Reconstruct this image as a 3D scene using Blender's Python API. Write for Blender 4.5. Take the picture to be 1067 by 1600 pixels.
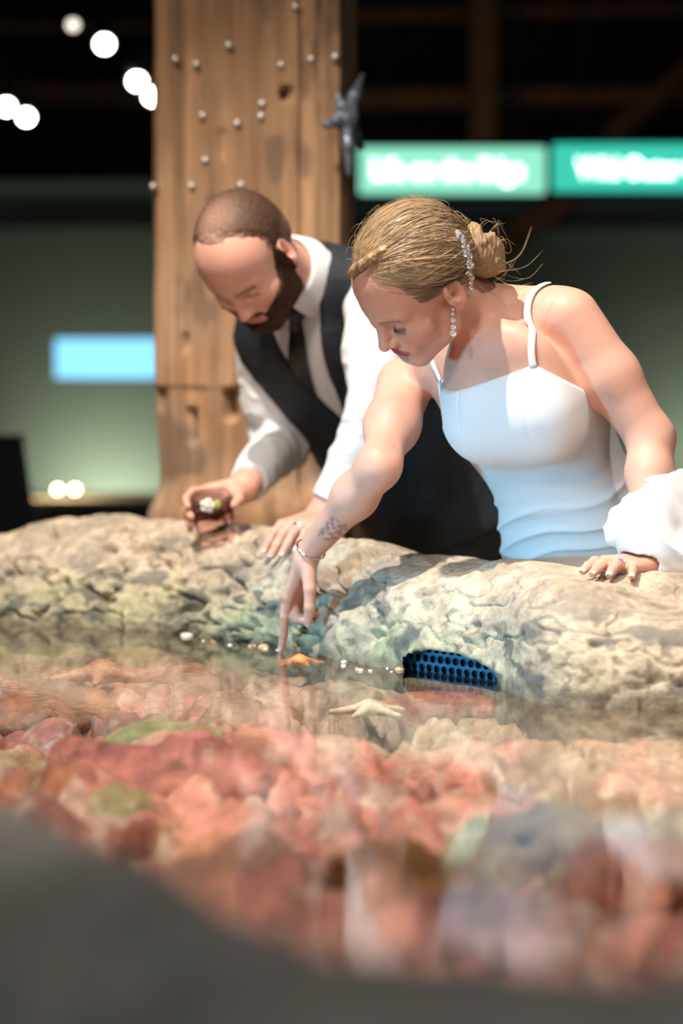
import bpy, bmesh, math, random
import numpy as np
from mathutils import Vector, Matrix

# ------------------------------------------------------------------ camera, world, lights, exposure
FPX = 85 / 36 * 1600            # focal length in pixels of the 1067x1600 frame
CAMH = 0.46                     # camera height above the water (water surface is z = 0)
PITCH = math.atan((800 - 615) / FPX)
scene = bpy.context.scene
for o in list(bpy.data.objects):
    bpy.data.objects.remove(o)
col = scene.collection
cam_d = bpy.data.cameras.new('camera')
cam = bpy.data.objects.new('camera', cam_d)
col.objects.link(cam)
cam.location = (0, 0, CAMH)
cam.rotation_euler = (math.pi / 2 - PITCH, 0, 0)
cam_d.sensor_fit = 'VERTICAL'
cam_d.sensor_height = 36
cam_d.sensor_width = 24
cam_d.lens = 85
cam_d.clip_start = 0.05
cam_d.dof.use_dof = True
cam_d.dof.focus_distance = 3.95
cam_d.dof.aperture_fstop = 1.9
scene.camera = cam

world = bpy.data.worlds.new('world')
scene.world = world
world.use_nodes = True
wb = world.node_tree.nodes['Background']
wb.inputs[0].default_value = (0.80, 0.86, 0.92, 1)
wb.inputs[1].default_value = 0.10


def lamp(name, kind, loc, target, energy, color, size=0.1, angle=40, blend=0.5):
    l = bpy.data.lights.new(name, kind)
    l.energy = energy
    l.color = color
    if kind == 'SPOT':
        l.spot_size = math.radians(angle)
        l.spot_blend = blend
        l.shadow_soft_size = size
    elif kind == 'AREA':
        l.size = size
    else:
        l.shadow_soft_size = size
    o = bpy.data.objects.new(name, l)
    col.objects.link(o)
    o.location = loc
    d = Vector(target) - Vector(loc)
    o.rotation_euler = d.to_track_quat('-Z', 'Y').to_euler()
    return o


# track spotlights over the pool (warm white), a blue lamp at the pool's edge to the left, and added fill lamps
lamp('key_spot', 'SPOT', (-1.10, 2.75, 4.2), (0.0, 4.25, 0.2), 900, (1.0, 0.91, 0.81), 0.05, 46, 0.6)
lamp('side_spot', 'SPOT', (1.9, 2.3, 3.9), (0.3, 4.1, 0.4), 190, (1.0, 0.88, 0.80), 0.10, 40, 0.6)
lamp('pool_spot', 'SPOT', (-0.4, 1.2, 4.1), (0.15, 2.75, -0.1), 430, (1.0, 0.90, 0.82), 0.08, 36, 0.9)
lamp('back_spot', 'SPOT', (-0.2, 6.6, 4.2), (0.0, 4.4, 0.6), 110, (1.0, 0.88, 0.75), 0.08, 50, 0.6)
lamp('front_fill', 'SPOT', (-1.5, 0.3, 2.3), (0.0, 4.3, 0.5), 210, (1.0, 0.86, 0.76), 0.30, 26, 0.8)  # added soft fill that lifts the shadows on both faces
lamp('post_spot', 'SPOT', (-1.6, 3.2, 3.6), (-0.2, 5.4, 0.7), 150, (1.0, 0.84, 0.66), 0.10, 34, 0.9)
lamp('blue_pool_lamp', 'SPOT', (-1.75, 2.75, 0.14), (0.28, 4.2, -0.02), 135, (0.10, 0.62, 1.0), 0.12, 36, 0.7)
lamp('near_fill', 'POINT', (0.9, -1.2, 3.4), (0, 0, 0), 85, (1.0, 0.97, 0.92), 0.25)  # added unseen fill behind the camera, brightens the near rim

vs = scene.view_settings
vs.view_transform = 'Standard'
vs.look = 'None'
vs.gamma = 1
vs.use_curve_mapping = False
vs.exposure = 0.58

# ------------------------------------------------------------------ helpers
CP, SP = math.cos(PITCH), math.sin(PITCH)
CAM = np.array([0, 0, CAMH])
FWD = np.array([0, CP, -SP])
UPV = np.array([0, SP, CP])
RGT = np.array([1.0, 0, 0])


def W(px, py, d):
    """point seen at pixel (px, py) at depth d along the optical axis"""
    return CAM + d * (FWD + (px - 533.5) / FPX * RGT - (py - 800) / FPX * UPV)


def ray(px, py):
    v = FWD + (px - 533.5) / FPX * RGT - (py - 800) / FPX * UPV
    return v


def Wz(px, py, z=0.0):
    v = ray(px, py)
    return CAM + v * ((z - CAMH) / v[2])


def nrm(v):
    v = np.asarray(v, float)
    return v / np.linalg.norm(v)


rng = np.random.default_rng(7)
_perm = rng.permutation(256)
_perm = np.concatenate([_perm, _perm, _perm])
_val = rng.uniform(-1, 1, 256)


def vnoise(P):
    P = np.asarray(P, float)
    i = np.floor(P).astype(np.int64)
    f = P - i
    f = f * f * f * (f * (f * 6 - 15) + 10)
    i &= 255
    x, y, z = i[:, 0], i[:, 1], i[:, 2]
    x1, y1, z1 = (x + 1) & 255, (y + 1) & 255, (z + 1) & 255

    def h(a, b, c):
        return _val[_perm[_perm[_perm[a] + b] + c]]
    fx, fy, fz = f[:, 0], f[:, 1], f[:, 2]
    a = h(x, y, z) * (1 - fx) + h(x1, y, z) * fx
    b = h(x, y1, z) * (1 - fx) + h(x1, y1, z) * fx
    c = h(x, y, z1) * (1 - fx) + h(x1, y, z1) * fx
    d = h(x, y1, z1) * (1 - fx) + h(x1, y1, z1) * fx
    return (a * (1 - fy) + b * fy) * (1 - fz) + (c * (1 - fy) + d * fy) * fz


def fbm(P, oct=4, gain=0.5):
    P = np.asarray(P, float)
    s = 0
    a = 1.0
    for k in range(oct):
        s = s + a * vnoise(P * 2 ** k + 17.3 * k)
        a *= gain
    return s


def sstep(a, b, x):
    t = np.clip((x - a) / (b - a), 0, 1)
    return t * t * (3 - 2 * t)


# --- signed distance shapes (arrays of points P: N x 3)
def sph(P, c, r):
    return np.linalg.norm(P - c, axis=1) - r


def ell(P, c, rad, A=None):
    q = P - c
    if A is not None:
        q = q @ np.asarray(A).T          # rows of A are the ellipsoid's axes
    rad = np.asarray(rad, float)
    k0 = np.linalg.norm(q / rad, axis=1)
    k1 = np.linalg.norm(q / rad ** 2, axis=1) + 1e-9
    return k0 * (k0 - 1) / k1


def cone(P, a, b, r1, r2):
    a = np.asarray(a, float)
    b = np.asarray(b, float)
    ba = b - a
    q = P - a
    t = np.clip(q @ ba / (ba @ ba), 0, 1)
    return np.linalg.norm(q - t[:, None] * ba, axis=1) - (r1 + (r2 - r1) * t)


def smin(a, b, k):
    h = np.clip(0.5 + 0.5 * (b - a) / k, 0, 1)
    return b * (1 - h) + a * h - k * h * (1 - h)


def smax(a, b, k):
    return -smin(-a, -b, k)


def local(P, c, r, fn):
    """fn evaluated only inside a sphere, a safe large distance elsewhere"""
    d = np.linalg.norm(P - c, axis=1)
    out = np.maximum(d - r, 0) + 0.05
    m = d < r
    if m.any():
        out[m] = fn(P[m])
    return out


def nets(F, lo, hi, h):
    """surface nets: mesh of F = 0"""
    lo = np.asarray(lo, float)
    hi = np.asarray(hi, float)
    B = 4
    nb = np.ceil((hi - lo) / (h * B)).astype(int)
    n = nb * B + 1
    cx = [lo[k] + (np.arange(nb[k]) + 0.5) * h * B for k in range(3)]
    C = np.stack(np.meshgrid(*cx, indexing='ij'), -1).reshape(-1, 3)
    dc = F(C)
    act = np.abs(dc) < h * B * 1.7
    V = np.empty(n, np.float32)
    sg = np.where(dc < 0, -1.0, 1.0).reshape(nb).astype(np.float32)
    e = np.repeat(np.repeat(np.repeat(sg, B, 0), B, 1), B, 2)
    V[:] = 1.0
    V[:-1, :-1, :-1] = e
    idx = np.stack(np.unravel_index(np.nonzero(act)[0], nb), -1) * B
    off = np.stack(np.meshgrid(*[np.arange(B + 1)] * 3, indexing='ij'), -1).reshape(-1, 3)
    mark = np.zeros(n, bool)
    for o in off:
        q = idx + o
        mark[q[:, 0], q[:, 1], q[:, 2]] = True
    I = np.stack(np.nonzero(mark), -1)
    vals = np.empty(len(I), np.float32)
    for s in range(0, len(I), 400000):
        vals[s:s + 400000] = F(lo + I[s:s + 400000] * h)
    V[I[:, 0], I[:, 1], I[:, 2]] = vals
    S = V < 0
    c = S[:-1, :-1, :-1].astype(np.int8)
    cnt = c.copy()
    for dx, dy, dz in ((1, 0, 0), (0, 1, 0), (0, 0, 1), (1, 1, 0), (1, 0, 1), (0, 1, 1), (1, 1, 1)):
        cnt += S[dx:n[0] - 1 + dx, dy:n[1] - 1 + dy, dz:n[2] - 1 + dz]
    A = np.stack(np.nonzero((cnt > 0) & (cnt < 8)), -1)
    vid = np.full(cnt.shape, -1, np.int32)
    vid[A[:, 0], A[:, 1], A[:, 2]] = np.arange(len(A))
    acc = np.zeros((len(A), 3))
    num = np.zeros(len(A))
    cor = [(0, 0, 0), (1, 0, 0), (0, 1, 0), (1, 1, 0), (0, 0, 1), (1, 0, 1), (0, 1, 1), (1, 1, 1)]
    cv = [V[A[:, 0] + a, A[:, 1] + b, A[:, 2] + d] for a, b, d in cor]
    for i in range(8):
        for j in range(i + 1, 8):
            if sum(abs(np.array(cor[i]) - cor[j])) != 1:
                continue
            m = (cv[i] < 0) != (cv[j] < 0)
            t = cv[i][m] / (cv[i][m] - cv[j][m])
            acc[m] += np.array(cor[i]) + t[:, None] * (np.array(cor[j]) - np.array(cor[i]))
            num[m] += 1
    pts = lo + (A + acc / num[:, None]) * h
    quads = []
    for ax in range(3):
        a1, a2 = (ax + 1) % 3, (ax + 2) % 3
        sl0 = [slice(None)] * 3
        sl1 = [slice(None)] * 3
        sl0[ax] = slice(0, -1)
        sl1[ax] = slice(1, None)
        for a in (a1, a2):
            sl0[a] = slice(1, -1)
            sl1[a] = slice(1, -1)
        s0, s1 = S[tuple(sl0)], S[tuple(sl1)]
        for flag in (True, False):
            E_ = np.stack(np.nonzero((s0 == flag) & (s1 != flag)), -1)
            E_[:, a1] += 1
            E_[:, a2] += 1

            def g(d1, d2):
                q = E_.copy()
                q[:, a1] -= d1
                q[:, a2] -= d2
                return vid[q[:, 0], q[:, 1], q[:, 2]]
            Q = np.stack([g(1, 1), g(0, 1), g(0, 0), g(1, 0)], -1)
            if not flag:
                Q = Q[:, ::-1]
            quads.append(Q)
    Q = np.concatenate(quads)
    Q = Q[(Q >= 0).all(1)]
    return pts, Q


def mesh_np(name, V, Q, material, parent=None, colors=None, smooth=True):
    """one mesh object from numpy vertices and quads (or triangles)"""
    me = bpy.data.meshes.new(name)
    V = np.asarray(V, np.float32)
    Q = np.asarray(Q, np.int32)
    k = Q.shape[1]
    me.vertices.add(len(V))
    me.vertices.foreach_set('co', V.ravel())
    me.loops.add(Q.size)
    me.loops.foreach_set('vertex_index', Q.ravel())
    me.polygons.add(len(Q))
    me.polygons.foreach_set('loop_start', np.arange(0, Q.size, k, dtype=np.int32))
    me.polygons.foreach_set('use_smooth', np.full(len(Q), smooth))
    me.update(calc_edges=True)
    me.validate()
    if colors is not None:
        a = me.color_attributes.new('Col', 'FLOAT_COLOR', 'POINT')
        c4 = np.ones((len(V), 4), np.float32)
        c4[:, :3] = colors
        a.data.foreach_set('color', c4.ravel())
    me.materials.append(material)
    o = bpy.data.objects.new(name, me)
    col.objects.link(o)
    if parent is not None:
        o.parent = parent
    return o


class MB:
    """collects vertices and faces of mixed size"""
    def __init__(s):
        s.v = []
        s.f = []
        s.c = []

    def add(s, V, F, c=None):
        n = len(s.v)
        s.v += [tuple(map(float, p)) for p in V]
        s.f += [tuple(i + n for i in f) for f in F]
        if c is not None:
            s.c += [c] * len(V)
        return s

    def box(s, cen, size, A=None, bev=0.0):
        cen = np.asarray(cen, float)
        hx, hy, hz = np.asarray(size, float) / 2
        if bev <= 0:
            V = [(x, y, z) for x in (-hx, hx) for y in (-hy, hy) for z in (-hz, hz)]
            F = [(0, 1, 3, 2), (4, 6, 7, 5), (0, 4, 5, 1), (2, 3, 7, 6), (0, 2, 6, 4), (1, 5, 7, 3)]
        else:
            bm = bmesh.new()
            bmesh.ops.create_cube(bm, size=1)
            for v in bm.verts:
                v.co = (v.co.x * hx * 2, v.co.y * hy * 2, v.co.z * hz * 2)
            bmesh.ops.bevel(bm, geom=bm.edges[:], offset=bev, segments=2, affect='EDGES', profile=0.5)
            bm.verts.index_update()
            V = [tuple(v.co) for v in bm.verts]
            F = [tuple(v.index for v in f.verts) for f in bm.faces]
            bm.free()
        V = np.array(V)
        if A is not None:
            V = V @ np.asarray(A)        # rows of A = box axes
        return s.add(V + cen, F)

    def tube(s, pts, rad, n=8, cap=True, c=None, flat=None, up=None):
        pts = np.asarray(pts, float)
        m = len(pts)
        rad = np.broadcast_to(np.asarray(rad, float), (m,))
        T = np.gradient(pts, axis=0)
        T /= np.linalg.norm(T, axis=1)[:, None] + 1e-12
        u = np.array([0, 0, 1.0]) if up is None else np.asarray(up, float)
        if up is None and abs(T[0] @ u) > 0.9:
            u = np.array([1.0, 0, 0])
        V = []
        for i in range(m):
            a = u - (u @ T[i]) * T[i]
            a /= np.linalg.norm(a) + 1e-12
            if up is None:
                u = a
            b = np.cross(T[i], a)
            fl = 1.0 if flat is None else flat
            for k in range(n):
                t = 2 * math.pi * k / n
                V.append(pts[i] + rad[i] * (math.cos(t) * a * fl + math.sin(t) * b))
        F = []
        for i in range(m - 1):
            for k in range(n):
                k2 = (k + 1) % n
                F.append((i * n + k, i * n + k2, (i + 1) * n + k2, (i + 1) * n + k))
        if cap:
            F.append(tuple(range(n))[::-1])
            F.append(tuple((m - 1) * n + k for k in range(n)))
        return s.add(V, F, c)

    def lathe(s, prof, cen, axis=(0, 0, 1), n=24, closed=False):
        """prof: list of (radius, height)"""
        ax = nrm(axis)
        t = np.array([1.0, 0, 0]) if abs(ax[0]) < 0.9 else np.array([0, 1.0, 0])
        a = nrm(np.cross(ax, t))
        b = np.cross(ax, a)
        V = []
        for r, h in prof:
            for k in range(n):
                q = 2 * math.pi * k / n
                V.append(np.asarray(cen) + ax * h + r * (math.cos(q) * a + math.sin(q) * b))
        F = []
        for i in range(len(prof) - 1):
            for k in range(n):
                k2 = (k + 1) % n
                F.append((i * n + k, i * n + k2, (i + 1) * n + k2, (i + 1) * n + k))
        if prof[0][0] > 1e-5:
            F.append(tuple(range(n))[::-1])
        if prof[-1][0] > 1e-5:
            F.append(tuple((len(prof) - 1) * n + k for k in range(n)))
        return s.add(V, F)

    def build(s, name, material, parent=None, smooth=False, auto=None):
        me = bpy.data.meshes.new(name)
        me.from_pydata(s.v, [], s.f)
        me.validate()
        if smooth:
            me.polygons.foreach_set('use_smooth', [True] * len(me.polygons))
        if s.c and len(s.c) == len(s.v):
            a = me.color_attributes.new('Col', 'FLOAT_COLOR', 'POINT')
            a.data.foreach_set('color', np.array([(*c, 1) for c in s.c], np.float32).ravel())
        me.update()
        me.materials.append(material)
        o = bpy.data.objects.new(name, me)
        col.objects.link(o)
        if parent is not None:
            o.parent = parent
        return o


def tag(o, label=None, cat=None, group=None, kind=None):
    if label:
        o['label'] = label
    if cat:
        o['category'] = cat
    if group:
        o['group'] = group
    if kind:
        o['kind'] = kind
    return o


def empty(name, loc):
    o = bpy.data.objects.new(name, None)
    col.objects.link(o)
    o.location = tuple(map(float, loc))
    o.empty_display_size = 0.05
    bpy.context.view_layer.update()
    return o


def adopt(ch, par):
    """parent keeping the world-space mesh in place"""
    ch.parent = par
    ch.matrix_parent_inverse = Matrix.Translation(-Vector(par.location))
    return ch


def spline(pts, n):
    """Catmull-Rom through pts"""
    P = np.asarray(pts, float)
    P = np.vstack([2 * P[0] - P[1], P, 2 * P[-1] - P[-2]])
    m = len(P) - 3
    out = []
    for t in np.linspace(0, m - 1e-6, n):
        i = int(t)
        f = t - i
        a, b, c, d = P[i], P[i + 1], P[i + 2], P[i + 3]
        out.append(0.5 * (2 * b + (c - a) * f + (2 * a - 5 * b + 4 * c - d) * f * f + (3 * b - a - 3 * c + d) * f ** 3))
    return np.array(out)


def hit(px, py, F, d0=3.0, d1=5.6):
    """first surface point of F along the line of sight through a pixel"""
    v = ray(px, py)
    d = np.linspace(d0, d1, 1300)
    val = F(CAM + d[:, None] * v)
    k = np.nonzero(val < 0)[0]
    if len(k) == 0:
        k = [int(np.argmin(val))]
    i = k[0]
    if i > 0 and val[i] < 0:
        t = val[i - 1] / (val[i - 1] - val[i])
        dd = d[i - 1] + t * (d[i] - d[i - 1])
    else:
        dd = d[i]
    return CAM + dd * v


def grad(F, p, e=1e-3):
    p = np.asarray(p, float)
    Q = np.array([p + [e, 0, 0], p - [e, 0, 0], p + [0, e, 0], p - [0, e, 0], p + [0, 0, e], p - [0, 0, e]])
    v = F(Q)
    return nrm([v[0] - v[1], v[2] - v[3], v[4] - v[5]])


# ------------------------------------------------------------------ materials
def mat(name, color=(0.5, 0.5, 0.5), rough=0.6, metal=0.0, attr=False, noise=None, bump=None, emit=None, spec=0.5,
        sss=0.0, trans=0.0, ior=1.45, coat=0.0, sheen=0.0):
    """noise=(scale xyz, amount, second colour); bump=(scale xyz, strength, distance)"""
    m = bpy.data.materials.new(name)
    m.use_nodes = True
    nt = m.node_tree
    b = nt.nodes['Principled BSDF']
    b.inputs['Base Color'].default_value = (*color, 1)
    b.inputs['Roughness'].default_value = rough
    b.inputs['Metallic'].default_value = metal
    b.inputs['Specular IOR Level'].default_value = spec
    b.inputs['IOR'].default_value = ior
    b.inputs['Transmission Weight'].default_value = trans
    b.inputs['Coat Weight'].default_value = coat
    b.inputs['Sheen Weight'].default_value = sheen
    if sss:
        b.inputs['Subsurface Weight'].default_value = sss
        b.inputs['Subsurface Radius'].default_value = (0.9, 0.35, 0.2)
        b.inputs['Subsurface Scale'].default_value = 0.012
    src = None
    if attr:
        a = nt.nodes.new('ShaderNodeAttribute')
        a.attribute_name = 'Col'
        src = a.outputs['Color']

    def ntex(sc, detail=5, rough_=0.6):
        tc = nt.nodes.new('ShaderNodeTexCoord')
        mp = nt.nodes.new('ShaderNodeMapping')
        mp.inputs['Scale'].default_value = sc
        nt.links.new(tc.outputs['Object'], mp.inputs['Vector'])
        n = nt.nodes.new('ShaderNodeTexNoise')
        n.inputs['Scale'].default_value = 1.0
        n.inputs['Detail'].default_value = detail
        n.inputs['Roughness'].default_value = rough_
        nt.links.new(mp.outputs['Vector'], n.inputs['Vector'])
        return n.outputs['Fac']
    if noise:
        sc, amt, c2 = noise
        f = ntex(sc)
        rp = nt.nodes.new('ShaderNodeMapRange')
        rp.inputs['From Min'].default_value = 0.35
        rp.inputs['From Max'].default_value = 0.65
        rp.inputs['To Max'].default_value = amt
        nt.links.new(f, rp.inputs['Value'])
        mx = nt.nodes.new('ShaderNodeMix')
        mx.data_type = 'RGBA'
        nt.links.new(rp.outputs['Result'], mx.inputs['Factor'])
        if src is not None:
            nt.links.new(src, mx.inputs['A'])
        else:
            mx.inputs['A'].default_value = (*color, 1)
        mx.inputs['B'].default_value = (*c2, 1)
        src = mx.outputs['Result']
    if src is not None:
        nt.links.new(src, b.inputs['Base Color'])
    if bump:
        sc, st, di = bump
        f = ntex(sc, 6)
        bp = nt.nodes.new('ShaderNodeBump')
        bp.inputs['Strength'].default_value = st
        bp.inputs['Distance'].default_value = di
        nt.links.new(f, bp.inputs['Height'])
        nt.links.new(bp.outputs['Normal'], b.inputs['Normal'])
    if emit:
        b.inputs['Emission Color'].default_value = (*emit[:3], 1)
        b.inputs['Emission Strength'].default_value = emit[3]
    return m


M = {}
M['rock'] = mat('rim_rock', attr=True, rough=0.75, noise=((75, 75, 75), 0.45, (0.20, 0.15, 0.105)), bump=((110, 110, 110), 0.7, 0.006))
M['near_rock'] = mat('near_rock', (0.46, 0.43, 0.37), 0.85, noise=((9, 9, 9), 0.5, (0.30, 0.30, 0.30)), bump=((80, 80, 80), 0.4, 0.004))
M['pool'] = mat('pool_bed', attr=True, rough=0.6, noise=((38, 38, 38), 0.55, (0.15, 0.075, 0.045)), bump=((60, 60, 60), 0.8, 0.010))
M['wood'] = mat('post_wood', attr=True, rough=0.75, noise=((30, 30, 2.2), 0.55, (0.13, 0.065, 0.03)), bump=((60, 60, 3), 0.5, 0.006))
M['beam'] = mat('beam_wood', (0.24, 0.13, 0.06), 0.8, noise=((8, 8, 8), 0.6, (0.10, 0.05, 0.025)))
M['black'] = mat('black_paint', (0.012, 0.013, 0.014), 0.6)
M['dark_metal'] = mat('dark_metal', (0.03, 0.03, 0.03), 0.5, metal=0.6)
M['wall'] = mat('wall_paint', (0.115, 0.175, 0.175), 0.9, noise=((1.5, 1.5, 1.5), 0.25, (0.09, 0.14, 0.14)))
M['dark_wall'] = mat('dark_wall_paint', (0.02, 0.025, 0.03), 0.9)
M['floor'] = mat('floor_concrete', (0.10, 0.10, 0.095), 0.6, noise=((3, 3, 3), 0.4, (0.07, 0.07, 0.07)))
M['steel'] = mat('steel_pin', (0.62, 0.60, 0.56), 0.35, metal=0.7)

# ------------------------------------------------------------------ structure: room
FLOOR_Z = -0.62


def struct(o):
    o['kind'] = 'structure'
    return o


struct(MB().box((0, 5.5, FLOOR_Z - 0.05), (14, 20, 0.1)).build('floor', M['floor']))
zt = W(0, 283, 12)[2]
struct(MB().box((0, 12.1, (FLOOR_Z + zt) / 2), (14, 0.2, zt - FLOOR_Z)).build('wall_back', M['wall']))
struct(MB().box((0, 15.6, 1.7), (14, 0.2, 4.8)).build('wall_back_upper', M['dark_wall']))
struct(MB().box((-7.05, 5.5, 1.7), (0.1, 20, 4.8)).build('wall_left', M['dark_wall']))
struct(MB().box((7.05, 5.5, 1.7), (0.1, 20, 4.8)).build('wall_right', M['dark_wall']))
struct(MB().box((0, 5.5, 4.55), (14, 20, 0.1)).build('ceiling', M['dark_wall']))
# dark capping rail along the wall
for yy in (350,):
    p = W(533, yy, 11.98)
    struct(MB().box((0, 11.985, p[2]), (14, 0.03, 0.05)).build('trim_1', M['dark_wall']))

# ------------------------------------------------------------------ structure: pool, rims, water
RIM = np.array([  # column px, waterline y, crest y
    (-260, 955, 872), (-100, 967, 855), (0, 975, 832), (50, 978, 818), (120, 982, 808), (230, 988, 806), (300, 995, 811),
    (435, 1013, 822), (520, 1030, 836), (600, 1045, 850), (700, 1060, 865), (750, 1068, 872), (850, 1100, 881),
    (900, 1106, 886), (1000, 1109, 893), (1100, 1112, 898), (1330, 1135, 908)], float)
OFF = 0.36


def rim_par(pxc):
    wl = np.mean([np.interp(pxc + o, RIM[:, 0], RIM[:, 1]) for o in (-24, -12, 0, 12, 24)], 0)
    cr = np.mean([np.interp(pxc + o, RIM[:, 0], RIM[:, 2]) for o in (-24, -12, 0, 12, 24)], 0)
    dwl = CAMH / (SP + (wl - 800) / FPX * CP)
    dcr = dwl + OFF
    zc = CAMH + dcr * (-SP - (cr - 800) / FPX * CP)
    return dwl, zc


def rim_h(pxc, s):
    dwl, zc = rim_par(pxc)
    k = sstep(380, 640, pxc)
    q = 1.25 + 1.35 * k
    p = 2.0 + 0.6 * k
    s1 = np.clip(s, 0, 1)
    z = zc * (1 - (1 - s1) ** p) ** (1 / q)
    z = np.where(s < 0, s * 0.9, z)
    z = np.where(s > 1.0, zc - 0.55 * np.maximum(s - 1.0, 0) ** 2, z)
    return z


def rim_disp(P, pxc, s):
    left = 1 - sstep(430, 640, pxc)
    n = 0.013 * fbm(P * 6, 2)
    n += (0.0022 + 0.005 * left) * fbm(P * np.array([20, 20, 30]) + 5, 3)
    r = 1 - np.abs(fbm(P * np.array([8, 8, 20]) + 31, 3))          # ledge-like creases
    n -= (0.006 + 0.016 * left) * sstep(0.88, 0.99, r) * sstep(1.0, 0.6, s)
    pit = fbm(P * np.array([13, 13, 22]) + 77, 2)
    n -= (0.008 + 0.018 * left) * sstep(0.52, 0.85, pit) * sstep(1.1, 0.7, s)
    n += 0.0016 * fbm(P * 70, 2)
    # hands rest on the smooth worn top
    return n * np.where(s > 0.85, 0.6, 1.0) * sstep(-0.3, 0.05, s + 0.15)


def rim_top(px, py):
    """point on the rim's rock seen at a pixel (before fine relief)"""
    dwl, zc = rim_par(np.array([px]))
    s = np.linspace(-0.1, 1.6, 1500)
    d = dwl + s * OFF
    v = ray(px, py)
    zr = CAMH + d * v[2]
    zs = rim_h(np.full_like(s, px), s)
    i = int(np.argmax(zr < zs)) if (zr < zs).any() else int(np.argmin(zr - zs))
    return CAM + d[i] * v


cols = np.concatenate([np.arange(-260, -20, 8.0), np.arange(-20, 1090, 2.6), np.arange(1090, 1330, 8.0)])
sv = np.concatenate([np.linspace(-0.9, -0.05, 16), np.linspace(-0.04, 0.0, 6), np.linspace(0.004, 1, 150) ** 1.35,
                     np.linspace(1.02, 1.9, 34), [1.95, 1.97, 1.98]])
CG, SG = np.meshgrid(cols, sv, indexing='ij')
cg, sg_ = CG.ravel(), SG.ravel()
dwl, zc = rim_par(cg)
dd = dwl + sg_ * OFF
zz = rim_h(cg, sg_)
zz = np.where(sg_ > 1.94, FLOOR_Z + (1.98 - sg_) * 8, zz)
# smooth low-frequency swell of the boulders, then fine relief along the surface normal
P0 = np.stack([(cg - 533.5) / FPX * dd, dd * CP, zz], -1)
G = P0.reshape(len(cols), len(sv), 3)
tu = np.gradient(G, axis=0)
tv = np.gradient(G, axis=1)
N = np.cross(tu, tv)
N /= np.linalg.norm(N, axis=2)[..., None] + 1e-9
N = N.reshape(-1, 3)
N[N[:, 2] < -0.2] *= -1
P1 = P0 + N * rim_disp(P0, cg, sg_)[:, None]
# arched drain opening under the rock
ax0, ax1 = 632.0, 786.0
u = np.clip((cg - ax0) / (ax1 - ax0), 0, 1)
arch = 0.034 * np.sin(np.pi * u ** 0.75) ** 0.55
arch = np.where((cg > ax0) & (cg < ax1), arch, 0)
inm = sstep(0.008, 0.0, P1[:, 2] - arch) * (arch > 0.001) * sstep(-0.012, -0.003, P1[:, 2])
P1[:, 1] += inm * 0.16
lip = np.exp(-((P1[:, 2] - arch - 0.012) / 0.010) ** 2) * (arch > 0.001) * (sg_ < 0.5)
P1[:, 1] -= lip * 0.010
zz1 = P1[:, 2]
nA = fbm(P0 * 9 + 3, 4)
nB = fbm(P0 * 30 + 9, 3)
nC = fbm(P0 * np.array([14, 14, 30]) + 50, 3)
tan = np.array([0.52, 0.43, 0.32])
c = tan * (1 + 0.22 * nA[:, None] + 0.20 * nB[:, None])
c = c * (1 - 0.0 * nA[:, None])
hz = zz1 / 0.19
gm = np.clip(sstep(0.72, 0.12, hz) * (0.55 + 0.7 * nA) + 0.25 * sstep(0.5, 0.1, hz), 0, 0.85) * (1 - 0.5 * sstep(540, 760, cg))
c = c * (1 - gm[:, None]) + np.array([0.34, 0.37, 0.20]) * (1 + 0.2 * nB[:, None]) * gm[:, None]
dk = sstep(0.30, 0.75, nC + 0.5 * nB) * sstep(1.05, 0.35, hz) * 0.85
dk = np.maximum(dk, 0.55 * sstep(0.6, 0.9, fbm(P0 * np.array([9, 9, 20]) + 90, 3)))
c = c * (1 - dk[:, None]) + np.array([0.045, 0.065, 0.075]) * dk[:, None]
spk = sstep(0.40, 0.75, fbm(P0 * np.array([42, 42, 60]) + 210, 2)) * (0.25 + 0.5 * sstep(0.9, 0.3, hz))
c = c * (1 - spk[:, None]) + np.array([0.10, 0.09, 0.075]) * spk[:, None]
wet = sstep(0.030, 0.004, zz1)
c = c * (1 - 0.6 * wet[:, None]) + np.array([0.10, 0.09, 0.06]) * 0.6 * wet[:, None]
c = np.where((zz1 < 0)[:, None], c * 0.5 + np.array([0.20, 0.15, 0.09]) * 0.5, c)
c = np.clip(c, 0.01, 0.9)
ii = np.arange(len(cols) * len(sv)).reshape(len(cols), len(sv))
Q = np.stack([ii[:-1, :-1], ii[1:, :-1], ii[1:, 1:], ii[:-1, 1:]], -1).reshape(-1, 4)
far_rim = struct(mesh_np('pool_rim', P1, Q, M['rock'], colors=c))
tag(far_rim, 'pale weathered rock rim of the touch pool under the hands', 'rock rim')

# perforated blue drain plate in the opening
M['plate'] = mat('blue_plate', (0.020, 0.13, 0.24), 0.4)
M['dark_void'] = mat('drain_darkness', (0.004, 0.006, 0.01), 0.9)


def rim_at(pxc, back, z):
    dw, _ = rim_par(np.array([float(pxc)]))
    d = dw[0] + back
    return np.array([(pxc - 533.5) / FPX * d, d * CP, z])


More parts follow.
